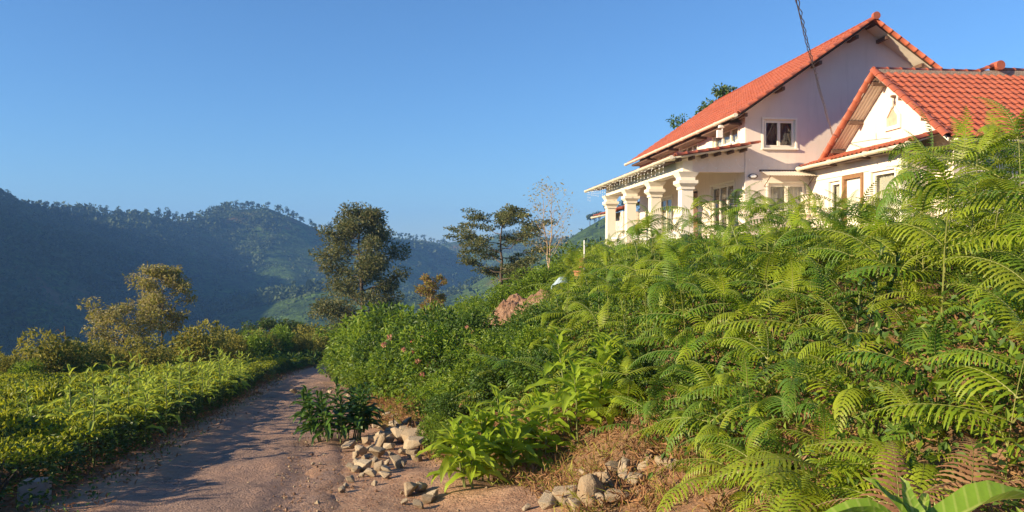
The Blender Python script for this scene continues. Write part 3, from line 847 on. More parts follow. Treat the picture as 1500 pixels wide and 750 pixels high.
# thin wires on the gable wall
MB().tube([(3.385, -0.9, 3.95), (3.385, -2.2, 3.88), (3.385, -3.4, 3.78)], 0.008, 4).build("wire", M['cable'], house)
MB().tube([(3.385, -2.55, 4.05), (3.385, -2.57, 3.86)], 0.008, 4).build("wire", M['cable'], house)

# --- lean-to on the gable side of the wing, with door and curtained window beneath
PX, PZ, PS = 2.0, 3.20, 0.30
def pz(x): return PZ + PS * (x - PX)
proof = deck("lean_to_roof", [(PX, PZ - 0.02), (3.395, pz(3.395) - 0.02), (3.395, pz(3.395) - 0.07), (PX, PZ - 0.07)], 1, -6.5, -0.03, M['trim'], house)
pc = math.cos(math.atan(PS)); ps = math.sin(math.atan(PS))
tile_field("tile_field", (PX - 0.03, -0.05, PZ - 0.01), (0, -1, 0), (pc, 0, ps), 26, 4, proof)
caps("verge_tile", (PX, -6.56, PZ + 0.01), (3.3, -6.56, pz(3.3) + 0.01), proof, (0, -1, 0), 0.42, 1.15)
gutter((PX - 0.1, -6.65, PZ - 0.05), (PX - 0.1, -0.12, PZ - 0.05), 0.095)
for k in range(3):
    ya = -5.9 + k * 2.0
    box("eave_board", PX + 0.03, PX + 0.40, ya, ya + 1.5, PZ - 0.16, PZ - 0.09, M['wood'], proof)
SX = 2.42
h_side = [(-2.1, -1.36, 1.0, 2.55), (-3.5, -2.27, 0.02, 2.66), (-5.2, -3.95, 0.7, 2.62)]
mb = MB(); wall_holes(mb, 0, SX, SX + 0.16, SY, -0.005, -0.6, 3.1, h_side)
wall_holes(mb, 1, SY, SY + 0.16, SX + 0.16, 3.398, -0.6, 3.1, [(2.78, 3.18, 1.2, 2.55)])
mb.build("lean_to_wall", M['wall'], house)
box("wall_band", SX - 0.035, SX - 0.001, SY + 0.02, -0.02, 2.68, 2.80, M['trim'], house)
box("corner_post", SX - 0.05, SX + 0.14, SY - 0.06, SY + 0.14, -0.6, 3.08, M['trim'], house)
window(0, SX, -1, *h_side[0], 1, 'curtain', surround=True)
window(0, SX, -1, *h_side[2], 1, 'curtain', surround=True)
window(1, SY, -1, 2.78, 3.18, 1.2, 2.55, 1, 'curtain', surround=False)
fr = MB(); a0, a1, z0, z1 = h_side[1]
fr.box(SX - 0.05, SX + 0.1, a0, a0 + 0.12, z0, z1); fr.box(SX - 0.05, SX + 0.1, a1 - 0.12, a1, z0, z1); fr.box(SX - 0.05, SX + 0.1, a0 + 0.12, a1 - 0.12, z1 - 0.12, z1)
dfr = fr.build("door_frame", M['brown_wood'], house)
box("door_leaf", SX + 0.06, SX + 0.1, a0 + 0.125, a1 - 0.125, 0.04, z1 - 0.125, M['trim'], dfr)
box("door_panel", SX + 0.045, SX + 0.058, -3.15, -2.65, 1.5, 2.2, M['curtain'], dfr)
gutter((3.0, WN - 0.08, wz(WN) - 0.12), (WX1, WN - 0.08, wz(WN) - 0.12))

# --- corrugated window hood and oval lamp on the gable wall
aw = empty("window_hood"); aw.parent = house
Mx = [(0.55, -0.62, 2.86), (2.42, -0.62, 2.86)]
hood = MB(); vs = []; n = 60
for k in range(n + 1):
    x = 0.55 + 1.9 * k / n; w_ = 0.014 * math.sin(x * 2 * math.pi / 0.1)
    vs += [(x, -0.62, 2.84 + w_), (x, -0.004, 3.06 + w_)]
hood.add(vs, [(2 * k, 2 * k + 2, 2 * k + 3, 2 * k + 1) for k in range(n)])
bpy.data.objects.remove(aw)
aw = hood.build("window_hood", M['sheet'], house, smooth=True)
box("hood_edge", 0.52, 2.48, -0.012, -0.003, 3.03, 3.10, M['wood'], aw)
for x in (0.7, 2.3): MB().tube([(x, -0.01, 2.5), (x, -0.55, 2.83)], 0.015, 5).build("bracket", M['wood'], aw)
ol = MB(); ol.tube([(0.2, -0.004, 2.86), (0.2, -0.05, 2.86)], 0.09, 14); o_ = ol.build("oval_lamp", M['wood'], house)
for v in o_.data.vertices: v.co.x = 0.28 + (v.co.x - 0.2) * 1.9
gl = MB().tube([(0.2, -0.05, 2.86), (0.2, -0.09, 2.86)], [0.07, 0.05], 14).build("lamp_glass", M['white_plastic'], o_)
for v in gl.data.vertices: v.co.x = 0.28 + (v.co.x - 0.2) * 1.9
# flood lamp on a thin post on the veranda roof
fl = MB().tube([(-0.5, 0.9, 3.75), (-0.5, 0.9, 4.75)], 0.018, 6).build("flood_lamp_post", M['white_plastic'], house)
MB().box(-0.62, -0.42, 0.8, 1.0, 4.72, 4.80).box(-0.70, -0.50, 0.84, 0.96, 4.35, 4.62).build("flood_lamp", M['white_plastic'], fl)

# --- fairy lights (hang from the house: a thing of their own)
def house_w(p):
    q = house.matrix_basis @ Vector(p); return q
house.matrix_basis = Matrix.Translation((H0.x, H0.y, HZ)) @ Matrix.Rotation(H_ROT, 4, 'Z')
fairy = empty("string_lights", house_w((-2.7, -0.2, 3.0)))
props(fairy, "thin wire of small white fairy lights looped below the veranda eave", "lights")
inv = Matrix.Translation(-fairy.location)
bulb_me = MB().tube([(0, 0, 0.03), (0, 0, 0.012), (0, 0, -0.012), (0, 0, -0.03)], [0.004, 0.012, 0.012, 0.004], 6).mesh("bulb", M['white_plastic'])
def string(p0, p1, n, sag, drop):
    pts = []; p0 = Vector(p0); p1 = Vector(p1)
    for k in range(n * 4 + 1):
        t = k / (n * 4); f = (t * n) % 1.0
        p = p0.lerp(p1, t); p.z -= sag * 4 * f * (1 - f)
        pts.append(inv @ house_w(p))
    MB().tube(pts, 0.003, 3).build("wire", M['white_plastic'], fairy)
    for k in range(0, len(pts), 2): link("bulb", bulb_me, fairy, pts[k])
    return pts
pts = string((-2.3, -0.06, 3.38), (1.1, -0.06, 3.45), 7, 0.28, 0)
pts = string((-2.86, 0.3, 3.34), (-2.86, 14.2, 3.34), 14, 0.05, 0)
for k in range(0, 28):
    y = 0.4 + k * 0.5; L = rnd.uniform(0.2, 0.55)
    a = inv @ house_w((-2.86, y, 3.34)); b = inv @ house_w((-2.86, y, 3.34 - L))
    MB().tube([a, b], 0.0025, 3).build("wire", M['white_plastic'], fairy)
    for j in range(1, 4): link("bulb", bulb_me, fairy, a.lerp(b, j / 3))

# --- service cable to a pole behind the camera
pole_p = Vector((-3.4, -6.0, Hs(-3.4, -6.0)))
p1 = house_w((2.78, -0.9, wz(-0.9) + 0.1)); p0 = Vector((-3.4, -6.0, 4.85))
pts = []; N = 260
cbl = []
for ph in (0, 2.1, 4.2):
    q = []
    for k in range(N + 1):
        t = k / N; p = p0.lerp(p1, t)
        p.z -= 0.25 * 4 * t * (1 - t)
        d = (p1 - p0).normalized(); a = d.cross(Vector((0, 0, 1))).normalized(); b = a.cross(d)
        r = 0.020 + 0.010 * math.sin(k * 0.37 + ph)
        q.append(p + a * math.cos(k * 0.55 + ph) * r + b * math.sin(k * 0.55 + ph) * r)
    cbl.append(q)
mb = MB()
for q in cbl: mb.tube(q, 0.0065, 4)
props(mb.build("power_cable", M['cable']), "twisted dark power cable sagging from above down to the wing roof edge", "cable")
mb = MB(); mb.tube([pole_p + Vector((0, 0, -0.5)), pole_p + Vector((0, 0, 5.2))], [0.11, 0.08], 10)
props(mb.build("utility_pole", M['bark_pale']), "plain wooden utility pole that carries the twisted power cable", "pole")

# ------------------------------------------------------------------ vegetation helpers
def kite_leaves(P, D, N, L, W, fold=0.25):
    """folded kite leaves. P base points (n,3), D unit directions, N unit normals, L lengths, W widths -> verts, quads(two tris per leaf as 2 tris)"""
    n = len(P); L = np.broadcast_to(np.asarray(L, float), (n,))[:, None]; W = np.broadcast_to(np.asarray(W, float), (n,))[:, None]
    S = np.cross(D, N); S /= np.linalg.norm(S, axis=1, keepdims=True) + 1e-9
    tip = P + D * L - N * L * 0.12
    mid = P + D * L * 0.45
    a = mid + S * W * 0.5 + N * W * fold; b = mid - S * W * 0.5 + N * W * fold
    V = np.stack([P, a, tip, b], 1).reshape(-1, 3)
    i = np.arange(n) * 4
    T = np.concatenate([np.stack([i, i + 1, i + 2], -1), np.stack([i, i + 2, i + 3], -1)])
    return V, T

def unit(v): return v / (np.linalg.norm(v, axis=1, keepdims=True) + 1e-9)

def cloud(n, centers, radii, L, W, up=0.5, shell=0.55, g=rng, droop=0.0):
    """leaves spread through several ellipsoid clumps"""
    centers = np.asarray(centers, float); radii = np.asarray(radii, float)
    if radii.ndim == 1: radii = np.repeat(radii[:, None], 3, 1)
    w = radii[:, 0] * radii[:, 1]; w = w / w.sum()
    k = g.choice(len(centers), n, p=w)
    d = unit(g.normal(size=(n, 3)))
    r = shell + (1 - shell) * g.random(n) ** 0.5
    P = centers[k] + d * radii[k] * r[:, None]
    D = unit(d * np.array([1, 1, 0.5]) + g.normal(size=(n, 3)) * 0.6 + np.array([0, 0, -droop]))
    N = unit(g.normal(size=(n, 3)) * 0.55 + d * 0.6 + np.array([0, 0, up]))
    N = unit(N - D * np.sum(N * D, 1, keepdims=True))
    LL = L * g.uniform(0.65, 1.3, n)
    return kite_leaves(P, D, N, LL, LL * (W / L))

def ground_ok(x, y): return Hs(x, y)

# ------------------------------------------------------------------ bracken
def frond_mesh(L, a0, a1, npair, pmax, droop, seed, mat, side_curl=0.0):
    g = random.Random(seed); n = npair + 3
    pts = [Vector((0, 0, 0))]; tans = []
    yaw = 0.0
    for k in range(n):
        t = k / (n - 1); a = a0 + (a1 - a0) * (t ** 1.15)
        yaw += side_curl / n
        d = Vector((math.cos(a) * math.cos(yaw), math.cos(a) * math.sin(yaw), math.sin(a)))
        tans.append(d); pts.append(pts[-1] + d * (L / n))
    mb = MB(); mb.m = 1
    mb.tube(pts, [0.0055 * (1 - 0.85 * k / n) + 0.0008 for k in range(n + 1)], 3, caps=False)
    mb.m = 0
    for k in range(1, n):
        t = k / n; p = pts[k]; T = tans[k]
        prof = min(1.0, (t / 0.16) ** 0.6) * (1 - t) ** 0.75 * 1.12 + 0.03
        pl = pmax * prof * g.uniform(0.88, 1.1)
        S = Vector((0, 0, 1)).cross(T)
        if S.length < 1e-4: S = Vector((0, 1, 0))
        S.normalize(); U = T.cross(S)
        for sg in (-1, 1):
            fw = 0.35 + 0.25 * t + g.uniform(-.08, .08)
            d0 = (S * sg * math.cos(fw) + T * math.sin(fw) + U * 0.1).normalized()
            m = 11; w = 0.021 * (0.5 + 0.45 * min(1, pl / pmax)); rows = []
            q = p.copy(); d = d0.copy()
            for j in range(m):
                s = j / (m - 1)
                d = (d + Vector((0, 0, -droop / m)) * (0.6 + 1.2 * s) + T * 0.02).normalized()
                wd = d.cross(U).normalized()
                ww = w * (1 - s) ** 0.6 * (1.0 if j % 2 else 0.5) + 0.0012
                zf = Vector((0, 0, 0))
                rows.append((q + wd * ww + U * ww * 0.15, q - wd * ww + U * ww * 0.15))
                q = q + d * (pl / (m - 1))
            vs = [v for r in rows for v in r]
            mb.add(vs, [(2 * j, 2 * j + 1, 2 * j + 3, 2 * j + 2) for j in range(m - 1)])
    return mb.mesh("frond", [mat, M['fern_stem']])

def frond_set(mat, seed):
    return [frond_mesh(1.0, R(a0), R(a1), npr, pm, dr, seed + i, mat, sc) for i, (a0, a1, npr, pm, dr, sc) in enumerate([
        (38, -30, 19, 0.27, 0.9, 0.2), (25, -45, 20, 0.25, 1.2, -0.25), (50, -15, 18, 0.28, 1.0, 0.3), (30, -60, 21, 0.24, 1.1, 0.0), (15, -50, 18, 0.29, 1.3, -0.4), (45, -70, 20, 0.27, 1.9, 0.35), (20, -25, 17, 0.31, 1.7, -0.15), (55, -50, 22, 0.22, 1.5, -0.5)])]
FR_G = frond_set(M['fern'], 10); FR_D = frond_set(M['fern_dark'], 40); FR_DRY = frond_set(M['dry'], 70)
stem_me = []
for i in range(4):
    g = random.Random(i); pts = [Vector((0, 0, -0.08))]
    lean = Vector((g.uniform(-.12, .12), g.uniform(-.12, .12), 0))
    for k in range(1, 7):
        t = k / 6; pts.append(Vector((lean.x * t * t + g.uniform(-.008, .008), lean.y * t * t, t)))
    stem_me.append((MB().tube(pts, [0.008 - 0.0055 * k / 6 for k in range(7)], 5, caps=False).mesh("stem", M['fern_stem']), pts))

def fern(loc, h, fl, pairs, fronds, label, group, yaw=None, lean=None, g=rnd, name="bracken_fern"):
    yaw = g.uniform(0, 6.28) if yaw is None else yaw
    e = empty(name, loc, (0, 0, yaw)); props(e, label, "fern", group)
    sm, pts = g.choice(stem_me)
    st = link("stem", sm, e, (0, 0, 0), None, (h * .8, h * .8, h))
    for k in range(pairs):
        t = 0.34 + 0.6 * k / max(1, pairs - 1) if pairs > 1 else 0.7
        p = pts[min(6, int(round(t * 6)))] * h
        base = k * 1.9 + g.uniform(-.4, .4)
        ln = fl * (1.0 - 0.28 * k / max(1, pairs)) * g.uniform(0.8, 1.15)
        for s in (0, math.pi):
            f = link("frond", g.choice(fronds), e, p, (g.uniform(-.25, .25), g.uniform(-.2, .2), base + s + g.uniform(-.35, .35)))
            q = ln * g.uniform(0.85, 1.12); f.scale = (q, q * g.choice((-1, 1)) * g.uniform(.75, 1.1), q * g.uniform(.8, 1.2))
    f = link("frond", g.choice(fronds), e, pts[6] * h, (g.uniform(-.2, .2), g.uniform(-1.0, -.5), g.uniform(0, 6.28)))
    q = fl * 0.62; f.scale = (q, q, q)
    return e

# ------------------------------------------------------------------ broad-leaved weeds
def broad_leaf_mesh(L, W, arch, fold, seed, mat, wave=0.012, name="leaf"):
    g = random.Random(seed); n = 8; vs = []; a = R(28); x = z = 0.0
    for k in range(n + 1):
        t = k / n
        w = W * (math.sin(math.pi * min(1, t * 0.92 + 0.06)) ** 0.85) * (1 - 0.35 * t) if 0 < t < 1 else (0.006 if t == 0 else 0.001)
        ed = wave * math.sin(t * 14 + seed) * (L / 0.3)
        for u in (-1, -0.5, 0, 0.5, 1):
            vs.append((x - math.sin(a) * abs(u) * w * fold * 0.5, u * w * 0.5, z + math.cos(a) * abs(u) * w * fold * 0.5 + ed * abs(u)))
        x += math.cos(a) * L / n; z += math.sin(a) * L / n; a -= arch / n
    return MB().add(vs, [(5 * k + j, 5 * k + j + 1, 5 * k + 5 + j + 1, 5 * k + 5 + j) for k in range(n) for j in range(4)]).mesh(name, mat, True)

def leaf_set(mat, L=1.0, W=0.30, seed=0):
    return [broad_leaf_mesh(L, W * w, R(ar), f, seed + i, mat) for i, (w, ar, f) in enumerate([(1, 60, .5), (.85, 85, .7), (1.1, 45, .4), (.95, 100, .5)])]
LF_B = leaf_set(M['broad'], W=0.36); LF_P = leaf_set(M['broad_pale'], W=0.32, seed=5); LF_D = leaf_set(M['broad_dark'], W=0.30, seed=9); LF_G = leaf_set(M['gloss'], W=0.32, seed=13)
weed_stem = MB().tube([(0, 0, -0.06), (0.01, 0, 0.3), (-0.01, 0.01, 0.65), (0.005, 0, 1.0)], [0.013, 0.011, 0.009, 0.006], 6).mesh("stem", plain("weed_stem", (0.16, 0.19, 0.06), 0.6))

def weed(loc, h, ll, nl, leaves, label, group=None, spread=1.0, stems=1, name="broadleaf_plant", cat="plant", g=rnd, yaw=None, e=None, low=0.25):
    if e is None:
        e = empty(name, loc, (0, 0, g.uniform(0, 6.28) if yaw is None else yaw)); props(e, label, cat, group)
    for s in range(stems):
        an = g.uniform(0, 6.28); ti = g.uniform(0.05, 0.35) if stems > 1 else g.uniform(0, .1)
        hh = h * g.uniform(0.72, 1.05); off = Vector((math.cos(an), math.sin(an), 0)) * (0.10 * spread if stems > 1 else 0)
        ax = Matrix.Rotation(an, 4, 'Z') @ Matrix.Rotation(ti, 4, 'Y')
        st = link("stem", weed_stem, e); st.matrix_local = Matrix.Translation(off) @ ax @ Matrix.Diagonal((1, 1, hh, 1))
        n = nl
        for k in range(n):
            t = low + (1 - low) * k / (n - 1)
            p = off + (ax @ Vector((0, 0, hh * t)))
            yaw_ = k * 2.4 + g.uniform(-.3, .3)
            el = -0.25 + 1.05 * t ** 2.2 + g.uniform(-.15, .15)      # upper leaves stand up
            sz = ll * (1.0 - 0.55 * max(0, t - 0.55) / 0.45) * (0.7 + 0.3 * min(1, t / 0.4)) * g.uniform(0.82, 1.12)
            f = link("leaf", g.choice(leaves), e)
            f.matrix_local = Matrix.Translation(p) @ Matrix.Rotation(yaw_, 4, 'Z') @ Matrix.Rotation(-el, 4, 'Y') @ Matrix.Diagonal((sz, sz, sz, 1))
    return e

# ------------------------------------------------------------------ shrubs and trees
def twig_mesh(n, rad, h, seed, mat, r0=0.018):
    g = random.Random(seed); mb = MB()
    for k in range(n):
        an = g.uniform(0, 6.28); rr = rad * g.uniform(.2, .8); hh = h * g.uniform(.6, .9)
        mb.tube([(0.04 * math.cos(an), 0.04 * math.sin(an), -0.1), (rr * .45 * math.cos(an), rr * .45 * math.sin(an), hh * .5), (rr * math.cos(an + .2), rr * math.sin(an + .2), hh)], [r0, r0 * .7, r0 * .3], 5, caps=False)
    return mb.mesh("stem", mat)

def shrub_proto(seed, rad, h, nleaf, L, W, mat, clumps=9, mat2=None, bark=None, shell=0.45, frac2=0.3):
    g = np.random.default_rng(seed)
    c = []; r = []
    for k in range(clumps):
        an = g.random() * 6.28; q = g.random() ** 0.6
        z = h * (0.30 + 0.55 * g.random()); rr = rad * q * (0.75 if z < h * .6 else 0.55)
        s = rad * g.uniform(.32, .52)
        c.append((math.cos(an) * rr, math.sin(an) * rr, z)); r.append((s, s, s * g.uniform(.7, 1.0) * min(1.3, h / rad / 1.3)))
    c.append((0, 0, h * .45)); r.append((rad * .55, rad * .55, h * .45))
    V, T = cloud(nleaf, c, r, L, W, 0.6, shell, g)
    V[:, 2] = np.maximum(V[:, 2], 0.02)
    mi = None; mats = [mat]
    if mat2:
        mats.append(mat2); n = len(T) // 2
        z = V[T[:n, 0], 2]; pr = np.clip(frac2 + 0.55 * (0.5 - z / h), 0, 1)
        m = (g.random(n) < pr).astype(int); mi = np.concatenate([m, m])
    fo = mesh_np("foliage", V, T, mats, mi)
    return fo, twig_mesh(7, rad, h * .8, seed, bark or M['bark'])

def shrub(name, proto, loc, scale, label, cat="shrub", group=None, yaw=None):
    e = empty(name, loc, (0, 0, rnd.uniform(0, 6.28) if yaw is None else yaw))
    e.scale = (scale if isinstance(scale, tuple) else (scale, scale, scale))
    props(e, label, cat, group)
    link("foliage", proto[0], e); link("stem", proto[1], e)
    return e

def grow_tree(name, loc, h, label, leafmat, barkmat, crown, nprim, nleaf, L, W, clump, seed, trunk_r=None, up=0.55, base=0.3, group=None, mat2=None, lean=(0, 0), flat=0.7, sub=3, forks=1, cat="tree", shell=0.2, droop=0.2):
    """crown: list of (relative height, radius as part of h)"""
    g = random.Random(seed); gn = np.random.default_rng(seed)
    e = empty(name, loc, (0, 0, 0)); props(e, label, cat, group)
    tr = trunk_r or h * 0.018
    mb = MB(); tips = []
    pr = lambda t: float(np.interp(t, [c[0] for c in crown], [c[1] for c in crown])) * h
    for fk in range(forks):
        fa = fk * 2.6 + seed; fs = 0.0 if forks == 1 else 0.16
        tp = []
        for k in range(9):
            t = k / 8
            wob = h * 0.015
            tp.append(Vector((lean[0] * h * t * t + fs * h * t * math.cos(fa) + g.uniform(-wob, wob) * (k > 0), lean[1] * h * t * t + fs * h * t * math.sin(fa) + g.uniform(-wob, wob) * (k > 0), -0.3 * (k == 0) + h * 0.97 * t)))
        mb.tube(tp, [tr * (1 - 0.88 * (k / 8) ** 0.9) * (1.25 if k == 0 else 1) for k in range(9)], 7, caps=False)
        for k in range(nprim):
            t = base + (0.97 - base) * (k + g.random() * .7) / nprim
            i = min(7, int(t * 8)); f = t * 8 - i; p = tp[i].lerp(tp[i + 1], f)
            an = k * 2.399 + g.uniform(-.5, .5) + fk
            rr = max(0.05 * h, pr(t) * g.uniform(0.72, 1.12))
            rise = rr * up * g.uniform(.5, 1.2)
            q = [p]; r0 = tr * (1 - t * .8) * .45
            for j in range(1, 5):
                s = j / 4
                q.append(p + Vector((math.cos(an) * rr * s, math.sin(an) * rr * s, rise * (s ** 1.3 if up > 0 else s))) + Vector((g.uniform(-1, 1), g.uniform(-1, 1), g.uniform(-1, 1))) * rr * .06)
            mb.tube(q, [r0 * (1 - .8 * j / 4) for j in range(5)], 5, caps=False)
            tips.append((q[4], 1.0)); tips.append((q[3], .95)); tips.append((q[2], .7))
            for m_ in range(sub):
                s0 = q[g.choice((2, 3, 3))]
                a2 = an + g.uniform(-1.3, 1.3); l2 = rr * g.uniform(.25, .5)
                e2 = s0 + Vector((math.cos(a2) * l2, math.sin(a2) * l2, l2 * g.uniform(-.1, .8)))
                mb.tube([s0, s0.lerp(e2, .5) + Vector((0, 0, l2 * .06)), e2], [r0 * .35, r0 * .22, r0 * .1], 4, caps=False)
                tips.append((e2, .8))
        tips.append((tp[8], .8))
    mb.build("trunk", barkmat, e, smooth=True)
    C = np.array([tuple(t[0]) for t in tips]); S = np.array([t[1] for t in tips]) * clump * h
    S = S * gn.uniform(.7, 1.2, len(S))
    V, T = cloud(nleaf, C, np.stack([S, S, S * flat], -1), L, W, 0.5, shell, gn, droop)
    mi = None; mats = [leafmat]
    if mat2:
        mats.append(mat2); n = len(T) // 2; m = (gn.random(n) < .45).astype(int); mi = np.concatenate([m, m])
    link("crown", mesh_np("crown", V, T, mats, mi), e)
    return e

# ------------------------------------------------------------------ rocks
def rock_proto(seed):
    g = random.Random(seed); bm = bmesh.new()
    fx, fy, fz = g.uniform(.75, 1.1), g.uniform(.6, .95), g.uniform(.5, .8)
    for k in range(15):
        v = Vector((g.uniform(-1, 1), g.uniform(-1, 1), g.uniform(-1, 1)))
        m = max(abs(c) for c in v); v = v / m * g.uniform(.8, 1.0) if g.random() < .75 else v.normalized()
        bm.verts.new((v.x * fx * .5, v.y * fy * .5, v.z * fz * .5))
    r = bmesh.ops.convex_hull(bm, input=bm.verts)
    bmesh.ops.delete(bm, geom=[v for v in bm.verts if not v.link_faces], context='VERTS')
    bmesh.ops.bevel(bm, geom=list(bm.edges), offset=0.025, segments=1, affect='EDGES', profile=0.5)
    me = bpy.data.meshes.new("rock"); bm.to_mesh(me); bm.free(); me.materials.append(M['rock'])
    for p in me.polygons: p.use_smooth = False
    return me
ROCK = [rock_proto(i) for i in range(10)]
def rock(loc, size, label, group, g=rnd, rot=None):
    o = link("rock", g.choice(ROCK), None, loc, rot or (g.uniform(-.5, .5), g.uniform(-.5, .5), g.uniform(0, 6.28)), (size, size, size))
    return props(o, label, "rock", group)

# ------------------------------------------------------------------ placing: far hills
def far_trees():
    g = np.random.default_rng(3)
    n = 90000
    az = np.radians(g.uniform(-38, 14, n)); r = np.sqrt(g.uniform(230 ** 2, 1560 ** 2, n))
    x = np.sin(az) * r; y = np.cos(az) * r
    dens = fbm(x / 95, y / 95, 21, 4) + 0.55 * sstep(-150, -420, x) * sstep(1000, 700, y) - 0.35 * sstep(-330, -250, x) * sstep(150, 60, x) + 0.12
    keep = g.random(n) < np.clip(dens * 1.8 + .05, 0.05, 0.9)
    x, y = x[keep][:24000], y[keep][:24000]
    z = height(x, y); k = len(x)
    size = g.uniform(1.6, 4.0, k) * np.where(fbm(x / 40, y / 40, 2, 2) > 0.25, 1.5, 1.0)
    m = 9
    d = unit(g.normal(size=(k * m, 3)))
    idx = np.repeat(np.arange(k), m); s = size[idx][:, None]
    P = np.stack([x, y, z], -1)[idx] + d * s * np.array([.5, .5, .62]) + np.stack([np.zeros(k * m), np.zeros(k * m), size[idx] * 0.85], -1)
    D = unit(g.normal(size=(k * m, 3)) + d); N = unit(d + np.array([0, 0, .4]) + g.normal(size=(k * m, 3)) * .3); N = unit(N - D * np.sum(N * D, 1, keepdims=True))
    V, T = kite_leaves(P, D, N, size[idx] * .8, size[idx] * .7, .12)
    props(link("forest", mesh_np("forest", V, T, M['far_tree'])), "scattered dark trees covering the far hillsides", kind="stuff")
far_trees()

def ridge_trees():
    protos = []
    for i in range(4):
        g = np.random.default_rng(50 + i)
        c = g.normal(size=(7, 3)) * np.array([1.0, 1.0, 1.1]) + np.array([0, 0, 5.6]); rr = g.uniform(.8, 1.5, 7)
        V, T = cloud(150, c, rr, 1.1, .8, .4, .4, g)
        protos.append((mesh_np("crown", V, T, M['far_tree']), MB().tube([(0, 0, -1), (.1, 0, 2.5), (0, .1, 5.6)], [.22, .16, .08], 5, caps=False).mesh("trunk", M['bark'])))
    g = random.Random(8)
    spots = []
    for (xa, ya), (xb, yb), n in [((-488, 720), (-445, 830), 14), ((-445, 830), (-392, 920), 13), ((-392, 920), (-352, 975), 9), ((-346, 985), (-318, 1000), 9), ((-310, 1003), (-225, 1062), 15),
                                   ((-190, 1500), (-90, 1480), 10), ((60, 640), (95, 597), 10)]:
        for k in range(n):
            t = (k + g.uniform(0, .9)) / n
            spots.append((xa + (xb - xa) * t + g.uniform(-3, 3), ya + (yb - ya) * t + g.uniform(-3, 3)))
    # follow the skyline: move each tree to the highest ground close to its spot as seen from the valley
    for (x, y) in spots:
        best = None
        for s in np.linspace(-40, 40, 17):
            r0 = math.hypot(x, y); xx, yy = x * (1 + s / r0), y * (1 + s / r0); zz = Hs(xx, yy)
            e_ = (zz - EYE) / math.hypot(xx, yy)
            if best is None or e_ > best[0]: best = (e_, xx, yy, zz)
        p = g.choice(protos); sc = g.uniform(.7, 1.35)
        e = empty("ridge_tree", best[1:], (0, 0, g.uniform(0, 6.28)), (sc, sc, sc * g.uniform(.85, 1.15)))
        props(e, "small thin-stemmed tree standing on the far skyline ridge", "tree", "trees along the far ridge")
        link("crown", p[0], e); link("trunk", p[1], e)
ridge_trees()

# ------------------------------------------------------------------ middle-distance trees
def ptree(px, d, top, *a, dx=0, **k):
    p = gpt(px, d); h = EYE + (370 - top) / FOC * d - p.z
    return p, h
p, h = ptree(528, 60, 296)
grow_tree("silver_oak", p, h, "tall broad silver-green tree rising beyond the bend of the road", M['oak'], M['bark'], [(0, .1), (.2, .22), (.42, .25), (.6, .23), (.75, .19), (.9, .11), (1, .03)], 34, 26000, .22, .10, .072, 4, up=.4, base=.14, mat2=M['oak_dark'], flat=.75, sub=4, shell=.15)
p, h = ptree(735, 45, 306)
grow_tree("acacia_tree", p, h, "dark spreading tree with layered branches behind the earth heap", M['oak_dark'], M['bark'], [(0, .3), (.3, .42), (.55, .5), (.8, .42), (1, .2)], 20, 13000, .15, .065, .095, 11, up=.35, base=.24, mat2=M['oak'], flat=.32, sub=4, trunk_r=.13, shell=.1)
p, h = ptree(806, 42, 272)
grow_tree("bare_tree", p, h, "slender pale nearly leafless tree beside the veranda", M['silver'], M['bark_pale'], [(0, .12), (.3, .2), (.6, .22), (.85, .16), (1, .05)], 15, 420, .15, .07, .07, 21, up=1.7, base=.2, sub=5, trunk_r=.06, forks=2, flat=1.0)
p, h = ptree(238, 38, 390)
grow_tree("young_tree", p, h, "sunlit young tree with pale feathery crown, the taller of two beyond the tea", M['silver'], M['bark'], [(0, .08), (.3, .16), (.5, .2), (.72, .24), (.88, .16), (1, .05)], 24, 5200, .16, .065, .062, 31, up=.9, base=.38, mat2=M['olive'], flat=.9, sub=3, trunk_r=.075, shell=.1)
p, h = ptree(181, 36, 452)
grow_tree("young_tree", p, h, "small pale feathery tree, the lower of two beyond the tea", M['silver'], M['bark'], [(0, .1), (.3, .3), (.6, .45), (.85, .38), (1, .1)], 16, 4200, .15, .06, .12, 35, up=.7, base=.4, mat2=M['olive'], flat=.8, sub=3, trunk_r=.06, shell=.1)
# dead pole-like snag
p, h = ptree(95, 34, 478)
mb = MB(); mb.tube([(0, 0, -.2), (.03, 0, h * .5), (-.02, 0, h)], [.05, .04, .02], 6)
e = empty("dead_tree", p); props(e, "thin leafless dead trunk sticking up among the olive shrubs", "tree")
mb.build("trunk", M['bark'], e); MB().tube([(0.02, 0, h * .8), (-.3, 0, h * .95), (-.5, .1, h * .9)], [.02, .014, .006], 5).build("branch", M['bark'], e)
# dark round trees at the bend
for px, d, top, lab, sd in ((395, 58, 470, "dark dense round-crowned tree beyond the tea hedge", 41), (440, 62, 478, "second dark dense tree half hidden beside the round-crowned one", 42)):
    p, h = ptree(px, d, top)
    grow_tree("dense_tree", p, h, lab, M['bush_dark'], M['bark'], [(0, .3), (.3, .55), (.6, .6), (.85, .42), (1, .15)], 16, 8000, .16, .10, .14, sd, up=.3, base=.15, mat2=M['oak_dark'], flat=.8, sub=4, trunk_r=.12, shell=.5)
# rusty bush
p, h = ptree(632, 38, 406)
grow_tree("rusty_bush", p, h, "round rust-brown drying bush between the green shrubs", M['rust'], M['bark_pale'], [(0, .1), (.4, .16), (.7, .22), (.9, .16), (1, .08)], 18, 4200, .10, .05, .05, 45, up=1.0, base=.35, sub=4, trunk_r=.05, cat="bush", mat2=M['olive'], shell=.3)
